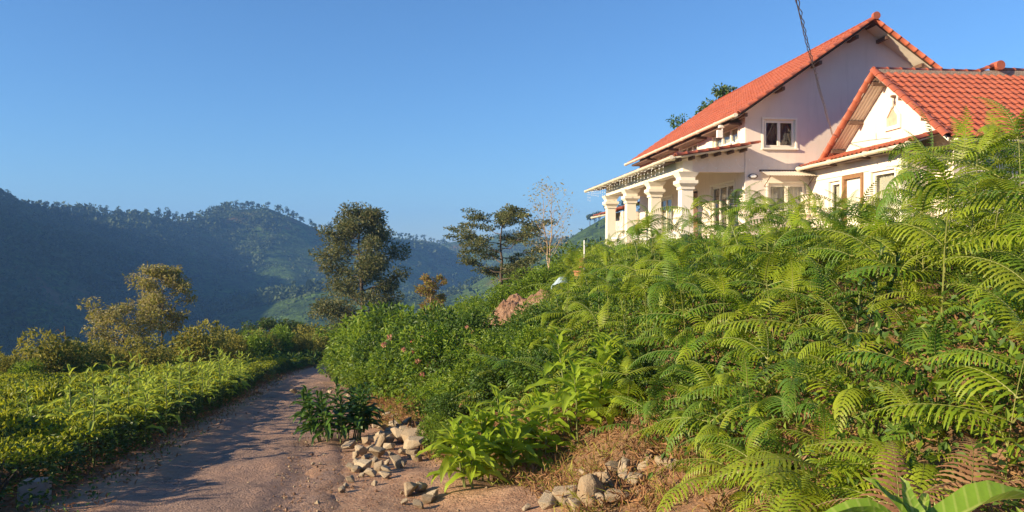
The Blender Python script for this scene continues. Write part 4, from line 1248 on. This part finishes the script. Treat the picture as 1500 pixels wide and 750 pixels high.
# trees behind the house
p = Vector((13.2, 50, Hs(13.2, 50)))
grow_tree("tree_behind_house", p, EYE + (370 - 126) / FOC * 50 - p.z, "dark green tree top showing above the main roof edge", M['bush_dark'], M['bark'], [(0, .05), (.5, .14), (.8, .16), (1, .06)], 16, 6000, .22, .11, .05, 51, up=.4, base=.4, mat2=M['oak_dark'], flat=.6)
p = Vector((10.6, 48, Hs(10.6, 48)))
grow_tree("tree_behind_house", p, EYE + (370 - 165) / FOC * 48 - p.z, "thin sprig-like tree top barely showing above the lower roof slope", M['bush_dark'], M['bark'], [(0, .04), (.5, .08), (.8, .07), (1, .04)], 10, 1600, .22, .08, .04, 52, up=.9, base=.5, flat=.8)

# ------------------------------------------------------------------ shrubs
SH_OL = [shrub_proto(100 + i, .95, 1.6, 1900, .15, .065, M['olive'], 9, M['bush_dark'], shell=.68, frac2=.22) for i in range(3)]  # darker leaves thicken toward the base: inner shade put into the colour
SH_GR = [shrub_proto(110 + i, 1.0, 1.5, 2600, .135, .06, M['bush'], 13, M['bush_dark'], frac2=.3, shell=.72) for i in range(4)]  # dark leaves gathered low paint the shade inside these bushes
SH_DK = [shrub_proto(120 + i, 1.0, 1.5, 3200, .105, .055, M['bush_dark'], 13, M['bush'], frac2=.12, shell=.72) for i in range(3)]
g = random.Random(12)
# olive shrubs along the far edge of the tea
ol = []
for px, d, s in [(12, 31, .95), (48, 29, 1.0), (72, 27.5, 1.15), (108, 29, 1.1), (132, 31, 1.1), (160, 33, .95), (205, 33, 1.05), (222, 31.5, .85), (250, 36, .9), (272, 37, 1.1), (292, 35, 1.25), (318, 40, 1.0), (340, 42, 1.1), (365, 44, 1.2), (30, 36, 1.2), (90, 37, 1.2), (150, 40, 1.2), (330, 47, 1.3), (385, 48, 1.1), (405, 49, 1.35), (428, 50, 1.1), (446, 51, 1.0), (466, 53, 1.3), (484, 54, 1.5), (455, 57, 1.9), (500, 56, 1.4), (470, 62, 2.2), (-20, 30, 1.1), (-40, 27, 1.1), (-60, 24, 1.0), (5, 26, .7), (40, 25.5, .6)]:
    p = gpt(px, d)
    near_road = px > 380
    shrub("shrub", g.choice(SH_OL if g.random() < .8 else SH_GR), p, (s, s, s * g.uniform(.9, 1.2)),
          "yellowish olive shrub at the road bend below the tall tree" if near_road else "yellowish olive shrub standing along the far edge of the tea field",
          "shrub", "olive shrubs at the bend" if near_road else "olive shrubs beyond the tea")
BLOOM = []
# big green bushes on the bank right of the road bend
for px, d, s, k in [(500, 30, .8, 0), (520, 29, 1.1, 0), (545, 27, 1.35, 0), (562, 25, 1.35, 0), (590, 24, 1.45, 1), (570, 22, 1.1, 1), (610, 22, 1.15, 0), (545, 22.5, .95, 0), (600, 19.5, 1.1, 1), (635, 21, .95, 0), (625, 17.5, 1.05, 1), (655, 19, .9, 0), (660, 17, 1.0, 1), (685, 19.5, .75, 0), (690, 16.5, .75, 1), (640, 15.4, .75, 0), (575, 18.5, .8, 0), (525, 25, .7, 0), (510, 27, .7, 0), (535, 20.8, .55, 0), (712, 17, .5, 1), (670, 25, .7, 0), (650, 28, .6, 0), (535, 33, 1.3, 0), (560, 33, 1.6, 1), (600, 30, .9, 0)]:
    b_ = shrub("leafy_bush", g.choice((SH_GR, SH_DK)[k]), gpt(px, d), (s, s, s * g.uniform(.9, 1.15)),
          "dark small-leaved bush in the thicket on the bank right of the road" if k else "bright green bush in the thicket on the bank right of the road",
          "bush", "dark bushes of the thicket" if k else "bright bushes of the thicket")
    if 620 < px < 760 and d < 20: BLOOM.append(b_)
for px, d, s, k in [(640, 13.2, .5, 0), (662, 12.3, .42, 1), (690, 12.6, .55, 0), (715, 12.0, .55, 1), (742, 12.6, .6, 0), (770, 12.0, .6, 0), (670, 14.2, .6, 1), (700, 14.4, .6, 0), (735, 14.6, .5, 1), (765, 14.2, .45, 0), (790, 13.4, .6, 1), (655, 11.0, .3, 0), (800, 11.2, .5, 1), (640, 11.8, .28, 0), (1010, 8.4, .35, 1), (940, 9.0, .4, 1), (900, 9.9, .5, 1)]:
    shrub("low_bush", g.choice((SH_GR, SH_DK)[k]), gpt(px, d), (s, s, s), "low dark bush on the lower bank between stones and ferns" if k else "low bright green bush on the lower bank between stones and ferns",
          "bush", "low dark bushes of the lower bank" if k else "low bright bushes of the lower bank")
# hedge behind the earth heap
for px, d, s in [(700, 31, .8), (722, 30, .8), (742, 30, .9), (764, 29.5, .85), (786, 29.5, .9), (806, 29, .9), (830, 30, .9), (690, 36, 1.0), (760, 48, 1.6), (785, 52, 1.9), (810, 55, 1.9), (840, 50, 1.5)]:
    shrub("hedge_bush", g.choice(SH_GR), gpt(px, d), (s, s, s * .85), "rounded green bush in the row behind the earth heap", "bush", "bushes behind the earth heap")
# bushes outside the frame on the left: their shadows reach the road
for x, y, s in [(-10.2, 5.0, 1.5), (-9.6, 3.4, 1.25), (-9.4, 1.2, 1.2), (-13, 4.6, 1.5), (-10.6, 7.4, 1.4), (-9.9, 6.2, 1.25), (-12.6, 8.6, 1.3)]:
    shrub("roadside_bush", g.choice(SH_DK), (x, y, Hs(x, y)), s, "tall dark bush growing left of the road outside the tea rows", "bush", "tall bushes left of the road")

# ------------------------------------------------------------------ tea field
def tea_proto(seed):
    gg = np.random.default_rng(seed); n = 1500; r, h = .62, .78
    an = gg.random(n) * 6.2832; q = np.sqrt(gg.random(n))
    top = gg.random(n) < .62
    rad = np.where(top, q * r, r * (0.86 + .16 * gg.random(n)))
    z = np.where(top, h * (1 - .22 * (q ** 4)) + gg.normal(size=n) * .025 + .05 * np.sin(an * 3 + seed), h * (.08 + .82 * gg.random(n)))
    rad = np.where(top, rad, rad * (0.82 + .2 * np.sin(np.clip(z / h, 0, 1) * 2.2)))
    P = np.stack([np.cos(an) * rad, np.sin(an) * rad, z], -1)
    out = np.stack([np.cos(an), np.sin(an), np.zeros(n)], -1)
    D = unit(np.where(top[:, None], gg.normal(size=(n, 3)) * np.array([1, 1, .35]) + np.array([0, 0, 1.1]), out * .8 + gg.normal(size=(n, 3)) * .6 + np.array([0, 0, .2])))
    N = unit(np.where(top[:, None], np.array([-.35, -.3, .25]) + gg.normal(size=(n, 3)) * .7, out * .6 + np.array([0, 0, .7]) + gg.normal(size=(n, 3)) * .4))
    N = unit(N - D * np.sum(N * D, 1, keepdims=True))
    V, T = kite_leaves(P, D, N, gg.uniform(.06, .105, n), gg.uniform(.03, .05, n), .2)
    young = top & (z > h * .86) & (gg.random(n) < .8)
    m = (~young).astype(int)
    return mesh_np("foliage", V, T, [M['tea'], M['tea_low']], np.concatenate([m, m])), twig_mesh(8, .5, .7, seed, M['bark'], .022)
TEA = [tea_proto(200 + i) for i in range(4)]
tea_n = 0
for row in range(13):
    sL = 1.15 + row * 0.98
    y = 6.2 + (row % 2) * .5
    while y < 50:
        x = float(road_x(np.array([y]))[0]) - HALF - sL + g.uniform(-.1, .1)
        inview = abs(x / max(y, .1)) < .70
        lim = 48 if row < 3 else (30 + 1.0 * row if row < 9 else 27)
        near_cut = 7.6 if row < 1 else 6
        if inview and near_cut < y < lim and tea_n < 300 and not (row > 9 and y > 24):
            tea_n += 1
            p = TEA[g.randrange(4)]; s = g.uniform(.88, 1.12)
            e = empty("tea_bush", (x, y, Hs(x, y) - .03), (0, 0, g.uniform(0, 6.28)), (s * 1.02, s * 1.02, s * g.uniform(.74, .98) * (.86 if row == 0 else 1)))
            if row == 0: props(e, "clipped tea bush in the outermost row beside the road", "tea bush", "tea bushes beside the road")
            else: props(e, "clipped flat-topped tea bush inside the field left of the road", "tea bush", "tea bushes in the field")
            link("foliage", p[0], e); link("stem", p[1], e)
        y += 1.02 + .03 * row + g.uniform(-.06, .06) + (0.5 if y > 30 else 0)
print("tea", tea_n)

# ------------------------------------------------------------------ pale weeds between tea and road
wn_ = 0
for k in range(58):
    t = k / 57; y = 10.6 + 15.5 * t ** 1.05 + g.uniform(-.3, .3)
    sL = 0.5 + g.random() ** 1.4 * 1.6
    x = float(road_x(np.array([y]))[0]) - HALF - sL
    weed((x, y, Hs(x, y)), g.uniform(1.0, 1.45), .38, 15, LF_P, "pale green leafy weed with upright tips in the strip between tea and road", "pale weeds along the tea", name="leafy_weed", low=.3)

# ------------------------------------------------------------------ broad-leaved plants on the right
weed(gpt(497, 12.9), .85, .44, 18, LF_D, "dark leafy clump at the road edge beside the stones", None, 3.2, 14)
weed(gpt(712, 8.7), .72, .50, 15, LF_B, "bright broad-leaved clump at the foot of the bank by the lower stones", None, 2.8, 8)
weed(gpt(765, 9.2), 1.0, .50, 14, LF_B, "bright broad-leaved plant with drooping leaves just above the lower clump", None, 2.4, 5)
weed(gpt(852, 9.3), 1.15, .55, 15, LF_B, "large bright broad-leaved plant halfway up the fern bank", None, 2.8, 7)
weed(gpt(600, 21), 1.6, .34, 18, LF_B, "tall pale leafy plant rising from the thicket", None, 1.5, 3)
weed(gpt(1232, 6.6), 1.15, .30, 17, LF_G, "glossy dark-leaved plant among the ferns at the bank foot", None, 2.0, 3)
weed(gpt(1160, 7.0), .6, .22, 13, LF_G, "low glossy dark-leaved plant under the ferns", None, 1.6, 3)
# yellow-green weeds in the fern bank
for px, d, h_ in [(985, 9.8, .8), (1010, 9.0, .7), (930, 10.8, .9), (1075, 8.2, .6), (880, 12.5, 1.0), (830, 14, .9), (1120, 9.6, 1.3), (960, 11.6, 1.2)]:
    weed(gpt(px, d), h_, .24, 16, LF_P if g.random() < .5 else LF_D, "slender narrow-leaved weed growing up between the bracken ferns", "weeds among the ferns", 1.2, 2, name="leafy_weed")
# big leaves close to the camera at the lower right
fg = empty("large_leaf_plant", (1.16, 2.25, Hs(1.16, 2.25))); props(fg, "large soft-leaved plant with long curling leaves at the foot of the bank", "plant")
LF_BIG = [broad_leaf_mesh(.44, .12, R(85), .7, 31, M['big_leaf'], .006), broad_leaf_mesh(.40, .11, R(110), .9, 32, M['big_leaf'], .006), broad_leaf_mesh(.28, .08, R(50), .6, 33, M['big_leaf'])]
fh = 0.84 - fg.location.z
st = link("stem", weed_stem, fg, None, None, (1.3, 1.3, fh))
for k, (yaw_, el, m_, sc, zz) in enumerate([(6, 26, 0, 1.15, -.02), (24, 12, 1, 1.1, -.03), (168, 30, 1, .85, .0), (190, 16, 0, .85, -.03), (95, 58, 2, .8, .0), (150, 44, 2, .85, .02), (55, 30, 2, .8, 0), (-40, 10, 1, .9, -.08), (-120, 5, 0, .9, -.1), (250, 20, 2, .8, -.05), (205, 5, 0, .95, -.08), (130, 20, 1, .8, -.04)]):
    f = link("leaf", LF_BIG[m_], fg)
    f.matrix_local = Matrix.Translation((0, 0, fh + zz)) @ Matrix.Rotation(R(yaw_), 4, 'Z') @ Matrix.Rotation(-R(el), 4, 'Y') @ Matrix.Diagonal((sc, sc, sc, 1))

# ------------------------------------------------------------------ ferns on the bank
g = random.Random(77); nf = 0
keep_out = [(gpt(850, 9.4), .55), (gpt(755, 9.6), .5), (gpt(700, 9.3), .5)]
cand = []
for k in range(12000):
    y = 3.6 + 20.4 * g.random() ** 1.1
    x = -4.2 + 15.5 * g.random()
    xr = float(road_x(np.array([y]))[0]); s = x - xr - HALF
    toe = float(np.interp(y, [0, 8, 12, 16, 60], [2.6, 2.6, 1.7, 1.0, 1.0]))
    if s < toe + .15: continue
    px = 750 + FOC * x / y
    if px > 1590: continue
    rise = s - toe
    hx, hy = house_xy(x, y)
    if hx > -3.4 and hy > -7.6: continue
    if rise > 8.0 and y > 12: continue
    if abs(px - 757) < 75 and y > 13.5: continue
    if px < 815 and y > 13.5 and g.random() < .75: continue
    # open litter slope at the foot of the bank
    if 780 < px < 1030 and y < 9.5 and rise < .45 and g.random() < .8: continue
    if rise < .35 and g.random() < .5: continue
    if any((Vector((x, y, 0)) - Vector((q.x, q.y, 0))).length < r_ for q, r_ in keep_out): continue
    cand.append((x, y, s, rise, px))
cand.sort(key=lambda c: c[1] > 10.5)
taken = []
for k in range(110):
    y = g.uniform(3.4, 6.6); px = g.uniform(1060, 1560); x = (px - 750) / FOC * y
    s = x - float(road_x(np.array([y]))[0]) - HALF
    if s > 2.2: cand.insert(0, (x, y, s, s - 2.6, px))
for (x, y, s, rise, px) in cand:
    md = .40 if y < 6.6 else .40 if y < 10.5 else (.62 if y < 14 else .95)
    if any((x - a) ** 2 + (y - b) ** 2 < md * md for a, b in taken): continue
    if nf >= 300: break
    taken.append((x, y)); nf += 1
    big = min(1.0, .55 + max(0, rise) * .26)
    h_ = g.uniform(.7, 1.15) * big * (1.2 if px > 1340 and rise > 1.2 else (.8 if 1130 < px < 1320 and rise > 2 else 1.0))
    fr_ = FR_G if g.random() < .72 else FR_D
    dry = rise < 1.2 and g.random() < .14
    tone = "yellow-green" if fr_ is FR_G else "deep green"
    near = lambda q, r_: math.hypot(x - q.x, y - q.y) < r_
    if dry: lab, grp = "withered brown bracken fern low on the bank", "withered ferns"
    elif near(gpt(900, 8.4), 1.1): lab, grp = tone + " bracken fern hanging over the large pale stones", tone + " ferns over the stones"
    elif near(gpt(852, 9.3), 1.3): lab, grp = tone + " bracken fern beside the large bright broad-leaved plant", tone + " ferns by the broad-leaved plant"
    elif near(gpt(1232, 6.6), 1.0): lab, grp = tone + " bracken fern beside the glossy dark-leaved plant", tone + " ferns by the glossy plant"
    elif rise < 1.0: lab, grp = "short " + tone + " bracken fern near the foot of the bank", "short " + tone + " ferns"
    elif px > 1250: lab, grp = "tall arching " + tone + " bracken fern on the steep bank before the tiled wing", "tall " + tone + " ferns before the wing"
    elif y > 12.5: lab, grp = tone + " bracken fern on the upper bank before the veranda columns", tone + " ferns before the veranda"
    else: lab, grp = tone + " arching bracken fern halfway up the bank below the gable wall", tone + " ferns on the bank"
    fern((x, y, Hs(x, y)), h_, g.uniform(.7, 1.05) * (.7 + .3 * big), g.choice((3, 3, 4, 4) if y < 9.5 else (2, 3, 3, 4)), FR_DRY if dry else fr_, lab, grp, g=g)
print("ferns", nf, "of", len(cand))

# ------------------------------------------------------------------ low growth, litter and grass (nobody could count it)
def scatter(n, xr_, yr_, cond, seed):
    gg = np.random.default_rng(seed)
    x = gg.uniform(*xr_, n); y = gg.uniform(*yr_, n)
    m = cond(x, y, gg); x, y = x[m], y[m]
    return x, y, height(x, y), gg
def sright(x, y):
    s = x - road_x(y) - HALF
    return s, np.interp(y, [0, 8, 12, 16, 60], [2.6, 2.6, 1.7, 1.0, 1.0])
def leafy_stuff(name, x, y, z, gg, L, W, hmax, mat, label, per=7, spread=.12, up=.8):
    k = len(x); idx = np.repeat(np.arange(k), per); n = len(idx)
    P = np.stack([x, y, z], -1)[idx] + np.stack([gg.normal(size=n) * spread, gg.normal(size=n) * spread, gg.random(n) * hmax], -1)
    D = unit(gg.normal(size=(n, 3)) + np.array([0, 0, .3])); N = unit(gg.normal(size=(n, 3)) * .6 + np.array([0, 0, up])); N = unit(N - D * np.sum(N * D, 1, keepdims=True))
    LL = L * gg.uniform(.6, 1.3, n)
    V, T = kite_leaves(P, D, N, LL, LL * W / L)
    props(link(name, mesh_np(name, V, T, mat)), label, kind="stuff")
def blade_stuff(name, x, y, z, gg, L, W, mat, label, per=6, lie=.5):
    k = len(x); idx = np.repeat(np.arange(k), per); n = len(idx)
    P = np.stack([x, y, z - .01], -1)[idx] + np.stack([gg.normal(size=n) * .05, gg.normal(size=n) * .05, np.zeros(n)], -1)
    D = unit(gg.normal(size=(n, 3)) * np.array([1, 1, .3]) * lie + np.array([0, 0, 1 - lie * .6])); S = unit(np.cross(D, gg.normal(size=(n, 3))))
    LL = (L * gg.uniform(.5, 1.3, n))[:, None]
    mid = P + D * LL * .55; tip = P + D * LL + np.array([0, 0, -1]) * LL * .25 + gg.normal(size=(n, 3)) * LL * .1
    V = np.stack([P - S * W, P + S * W, mid + S * W * .8, tip, mid - S * W * .8], 1).reshape(-1, 3)
    i = np.arange(n) * 5
    Q = np.stack([i, i + 1, i + 2, i + 4], -1); T = np.stack([i + 4, i + 2, i + 3], -1)
    props(link(name, mesh_np(name, V, [Q, T], mat)), label, kind="stuff")

def c_under(x, y, gg):
    s, toe = sright(x, y); hx, hy = house_xy(x, y); px = 750 + FOC * x / y
    return (s > toe + .3) & (px < 1600) & ~((hx > -3) & (hy > -7.2)) & (s < toe + 9) & (gg.random(len(x)) < np.clip(.3 + (s - toe) * .6, 0, 1)) & (fbm(x * .8, y * .8, 33, 3) > -.28)
x, y, z, gg = scatter(24000, (-7, 11), (3.4, 24), c_under, 5)
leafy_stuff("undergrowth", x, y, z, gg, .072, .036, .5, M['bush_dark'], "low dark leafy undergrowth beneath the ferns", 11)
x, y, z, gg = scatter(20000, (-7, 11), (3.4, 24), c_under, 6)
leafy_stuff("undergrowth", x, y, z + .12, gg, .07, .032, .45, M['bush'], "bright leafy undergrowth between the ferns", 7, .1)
def c_litter(x, y, gg):
    s, toe = sright(x, y); px = 750 + FOC * x / y
    return (s > toe - .7) & (px < 1600) & (s < toe + 2.6) & (gg.random(len(x)) < np.clip(1.25 - (s - toe) * .4, 0, 1)) & (y < 24) & (fbm(x * 1.3, y * 1.3, 12, 3) > -.25)
x, y, z, gg = scatter(30000, (-7, 8), (3.0, 24), c_litter, 7)
leafy_stuff("dry_litter", x, y, z, gg, .11, .018, .14, M['dry'], "brown dry fern litter on the foot of the bank", 6, .08, .4)
x, y, z, gg = scatter(14000, (-7, 8), (3.0, 24), c_litter, 8)
blade_stuff("dry_grass", x, y, z, gg, .22, .0035, M['straw'], "straw-coloured dry grass on the foot of the bank", 7, .8)
x, y, z, gg = scatter(11000, (-7, 8), (3.0, 24), c_litter, 9)
blade_stuff("green_grass", x, y, z, gg, .26, .0045, M['grass'], "yellow-green grass tufts on the foot of the bank", 7, .6)
def c_left(x, y, gg):
    t = x - road_x(y); s = -t - HALF
    return (s > -.15) & (s < 1.2 + .02 * y) & (gg.random(len(x)) < np.clip(.25 + s, 0, 1)) & (np.abs(x / y) < .75)
x, y, z, gg = scatter(24000, (-14, 0), (5, 48), c_left, 10)
leafy_stuff("dry_litter", x, y, z, gg, .07, .03, .06, M['dry'], "brown leaf litter on the verge left of the road", 5, .1)
x, y, z, gg = scatter(9000, (-14, 0), (5, 48), c_left, 14)
leafy_stuff("verge_weeds", x, y, z, gg, .05, .028, .13, M['bush_dark'], "small green weeds on the verge left of the road", 6, .1)
# tea and rough growth further down the slope on the left
def c_slope(x, y, gg):
    s = -(x - road_x(y)) - HALF
    return (s > 5) & (s < 34) & (x / y > -.75)
x, y, z, gg = scatter(14000, (-55, -6), (14, 75), c_slope, 15)
leafy_stuff("rough_growth", x, y, z, gg, .16, .07, .32, M['olive'], "rough yellowish growth on the slope beyond the tea", 7, .3)
def c_far(x, y, gg): return (y > 40) & (np.hypot(x, y) < 100) & ~((np.abs(x - road_x(y)) < 2.0) & (y < 62))
x, y, z, gg = scatter(26000, (-60, 45), (40, 100), c_far, 16)
leafy_stuff("rough_growth", x, y, z, gg, .3, .15, .8, M['bush_dark'], "rough dark growth on the slope beyond the bend", 7, .5)
# grass in front of the house and over the mid bank
def c_mid(x, y, gg):
    s, toe = sright(x, y); hx, hy = house_xy(x, y)
    return (s > toe + .2) & (y > 14) & (np.hypot((x - .1) / 1.9, (y - 18.0) / 5.0) > 1) & ~((hx > -2.8) & (hy > -7)) & (x < 10)
x, y, z, gg = scatter(22000, (-9, 10), (14, 50), c_mid, 17)
leafy_stuff("bank_growth", x, y, z, gg, .13, .06, .5, M['bush'], "leafy green growth covering the bank toward the veranda", 7, .18)

# pink flower heads on the thicket
fl_me = []
for i in range(2):
    gg = np.random.default_rng(i); V, T = cloud(26, [(0, 0, 0)], [.035], .035, .03, .3, .6, gg); fl_me.append(mesh_np("flower_head", V, T, M['flower']))
for b in BLOOM:
    me = b.children[0].data; n = len(me.vertices); made = 0
    for _ in range(400):
        q = me.vertices[g.randrange(n)].co
        w_ = Matrix.Rotation(b.rotation_euler.z, 3, 'Z') @ q
        if w_.y < -.45 and q.z > .6 and made < 5:
            made += 1
            link("flower_head", g.choice(fl_me), b, q * 1.04, (0, 0, g.uniform(0, 6)), (1.1, 1.1, 1.1))

# ------------------------------------------------------------------ stones
g = random.Random(5)
def pile(spots, label, group, sink=.25):
    for px, py, s in spots:
        # the stone lies where the line of sight meets the bank
        d = 4.0
        for _ in range(400):
            q = apt(px, py, d)
            if q.z <= Hs(q.x, q.y): break
            d += .05
        q = apt(px, py, d)
        size = 1.35 * g.uniform(.65, 1.25) * s / FOC * d
        rock((q.x, q.y, Hs(q.x, q.y) + size * (.5 - sink) * .6), size, label, group, g)
A = [(512, 662, 18), (527, 668, 16), (541, 664, 20), (556, 656, 26), (570, 660, 20), (585, 650, 28), (600, 653, 24), (617, 657, 16), (532, 690, 18), (548, 684, 20), (556, 692, 16), (563, 703, 14), (543, 700, 12), (520, 693, 14),
     (574, 672, 18), (590, 668, 16), (602, 672, 14), (560, 645, 20), (575, 640, 18), (596, 640, 22), (610, 640, 16), (590, 630, 12), (512, 708, 15), (500, 722, 9), (507, 716, 8), (536, 676, 16), (566, 683, 16), (580, 685, 20), (523, 680, 12), (513, 690, 10), (545, 648, 14), (590, 685, 12), (572, 650, 24), (606, 664, 22), (536, 655, 18), (552, 672, 22), (598, 628, 16), (618, 645, 18), (560, 632, 14), (578, 628, 14), (610, 676, 14), (624, 668, 14), (566, 694, 18), (530, 700, 10), (548, 712, 9), (520, 672, 14)]
pile(A, "pale broken stone in the heap beside the dark leafy clump", "stones in the roadside heap", .05)
B = [(500, 590, 10), (512, 588, 14), (524, 584, 16), (535, 580, 14), (530, 597, 12), (545, 590, 12), (540, 608, 14), (553, 606, 14), (565, 612, 12), (573, 616, 12), (558, 620, 10), (545, 618, 10), (531, 612, 10), (580, 612, 10), (490, 588, 8), (520, 600, 10), (575, 628, 9), (548, 627, 8), (505, 600, 8)]
pile(B, "small pale stone of the upper scatter below the thicket", "stones below the thicket", .1)
Cs = [(800, 744, 26), (830, 735, 34), (862, 735, 44), (884, 718, 40), (905, 738, 36), (925, 712, 34), (918, 695, 28), (944, 690, 26), (970, 686, 30), (985, 690, 22), (856, 700, 18), (940, 735, 30), (875, 742, 30), (842, 748, 24), (898, 700, 26), (955, 670, 20), (770, 748, 16)]
pile(Cs, "large pale slab-like stone lodged in the foot of the fern bank", "large stones under the ferns", .15)
D_ = [(601, 728, 22), (616, 722, 26), (625, 740, 26), (612, 746, 16), (592, 740, 12), (635, 732, 14), (588, 726, 9)]
pile(D_, "pale stone lying in loose soil before the bright broad-leaved clump", "stones in loose soil", .1)
pile([(430, 533, 7), (483, 529, 8), (452, 531, 4)], "lone pale stone on the outer edge of the road bend", "stones at the bend", .1)
# fine gravel
gg = np.random.default_rng(44)
def pebbles():
    n = 5200; y = gg.uniform(5, 26, n); s = np.abs(gg.normal(size=n)) * 1.0 - .9
    x = road_x(y) + HALF + s; keep = (s < 2.3); x, y = x[keep], y[keep]
    x2 = road_x(gg.uniform(5, 30, 900)); y2 = gg.uniform(5, 30, 900); x2 = road_x(y2) + gg.uniform(-1.3, 1.3, 900)
    x = np.concatenate([x, x2]); y = np.concatenate([y, y2]); z = np.maximum(height(x, y), road_z(y) + .01)
    k = len(x); r = np.minimum(gg.lognormal(-4.9, .6, k), .04)
    base = np.array([(1, 0, 0), (-1, 0, 0), (0, 1, 0), (0, -1, 0), (0, 0, .7), (0, 0, -.7)], float)
    V = base[None] * gg.uniform(.6, 1.2, (k, 6, 1)) * r[:, None, None]
    a = gg.random(k) * 6.28; c, s_ = np.cos(a)[:, None], np.sin(a)[:, None]
    X = V[:, :, 0] * c - V[:, :, 1] * s_; Y = V[:, :, 0] * s_ + V[:, :, 1] * c
    V = np.stack([X + x[:, None], Y + y[:, None], V[:, :, 2] + z[:, None] + r[:, None] * .3], -1).reshape(-1, 3)
    f = np.array([(0, 2, 4), (2, 1, 4), (1, 3, 4), (3, 0, 4), (2, 0, 5), (1, 2, 5), (3, 1, 5), (0, 3, 5)])
    T = (np.arange(k)[:, None, None] * 6 + f[None]).reshape(-1, 3)
    props(link("gravel", mesh_np("gravel", V, T, [M['earth'], M['rock']], np.repeat((gg.random(k) < .3).astype(int), 8))), "loose gravel and clods along the road", kind="stuff")
pebbles()
# concrete block at the road's left edge
p = gpt(50, 8.3)
bm = bmesh.new(); bmesh.ops.create_cube(bm, size=1)
for v in bm.verts: v.co = Vector((v.co.x * .27 * (1.08 if v.co.z < 0 else 1), v.co.y * .2, v.co.z * .26))
bmesh.ops.bevel(bm, geom=list(bm.edges), offset=.018, segments=2, affect='EDGES')
bmesh.ops.subdivide_edges(bm, edges=[e for e in bm.edges if e.calc_length() > .1], cuts=2)
for v in bm.verts: v.co += Vector((rnd.uniform(-.004, .004), rnd.uniform(-.004, .004), rnd.uniform(-.004, .004)))
me = bpy.data.meshes.new("marker_block"); bm.to_mesh(me); bm.free(); me.materials.append(M['concrete'])
props(link("marker_block", me, None, (p.x, p.y, p.z + .11), (0.04, 0.03, .35)), "short pale concrete block at the road edge before the tea hedge", "block")

# heap of earth on the bank
def heap():
    c = gpt(757, 20.6); gg = np.random.default_rng(9); nx = 110
    u = np.linspace(-1, 1, nx); U, Vv = np.meshgrid(u, u)
    X = c.x + U * 1.45; Y = c.y + Vv * 1.2
    r2 = np.hypot(U, Vv) + .25 * fbm(U * 2, Vv * 2, 3, 3)
    Zg = height(X.ravel(), Y.ravel()).reshape(X.shape)
    Z = Zg - .12 + 1.0 * np.clip(1 - r2 ** 2, 0, 1) ** .8 + .34 * fbm(U * 4, Vv * 4, 5, 4) * np.clip(1.1 - r2, 0, 1) + .12 * np.abs(fbm(U * 13, Vv * 13, 8, 3)) * np.clip(1.2 - r2, 0, 1)
    P = np.stack([X - c.x, Y - c.y, Z - c.z], -1).reshape(-1, 3)
    i = (np.arange(nx - 1)[:, None] * nx + np.arange(nx - 1)[None]).ravel()
    o = link("earth_heap", mesh_np("earth_heap", P, np.stack([i, i + 1, i + nx + 1, i + nx], -1), M['earth'], None, False), None, c)
    props(o, "heap of loose reddish earth on top of the bank", "earth heap")
heap()
# crumpled plastic sheet
def sheet():
    c = gpt(826, 22.5); n = 16; u = np.linspace(-1, 1, n); U, W_ = np.meshgrid(u, u)
    Z = .28 * (1 - U ** 2) * (1 - W_ ** 2 * .6) + .16 * fbm(U * 2.2, W_ * 2.2, 8, 3) + .5
    P = np.stack([U * .36, W_ * .3, Z], -1).reshape(-1, 3)
    i = (np.arange(n - 1)[:, None] * n + np.arange(n - 1)[None]).ravel(); Q = np.stack([i, i + 1, i + n + 1, i + n], -1)
    o = link("plastic_sheet", mesh_np("plastic_sheet", P, Q, M['bag'], None, False), None, c)
    m_ = o.modifiers.new("thick", 'SOLIDIFY'); m_.thickness = .01
    props(o, "crumpled pale blue plastic sheet beside the earth heap", "plastic sheet")
sheet()
# post with two clay pots by the veranda corner
p = gpt(856, 24); z_top = EYE + (370 - 352) / FOC * 24
props(MB().tube([(0, 0, -.2), (0, 0, z_top - p.z)], .022, 8).build("white_post", M['white_plastic'], None, loc=p), "thin white post rising from the ferns beside the veranda", "post")
for px, py in ((852, 386), (848, 404)):
    q = apt(px, py, 23.6); hg = Hs(q.x, q.y)
    pot = empty("plant_pot", (q.x, q.y, q.z - .12)); props(pot, "terracotta pot in the greenery beside the white post", "pot", "terracotta pots")
    MB().tube([(0, 0, 0), (0, 0, .02), (0, 0, .22), (0, 0, .24)], [.10, .105, .15, .16], 14).build("pot_body", M['terracotta'], pot)
    MB().tube([(0, 0, .225), (0, 0, .275)], [.175, .175], 14).build("pot_rim", M['terracotta'], pot)

# ------------------------------------------------------------------ haze
def build_haze():
    m = NT("valley_haze")
    v = m.node("ShaderNodeVolumePrincipled")
    v.inputs["Color"].default_value = (0.22, 0.48, 1.0, 1)
    v.inputs["Density"].default_value = 0.00031
    v.inputs["Anisotropy"].default_value = 0.0
    m.l.new(v.outputs[0], m.out.inputs["Volume"])
    o = MB().box(-3300, 3300, -3300, 3300, -140, 175).build("haze", m.mat)
    props(o, kind="stuff")
build_haze()
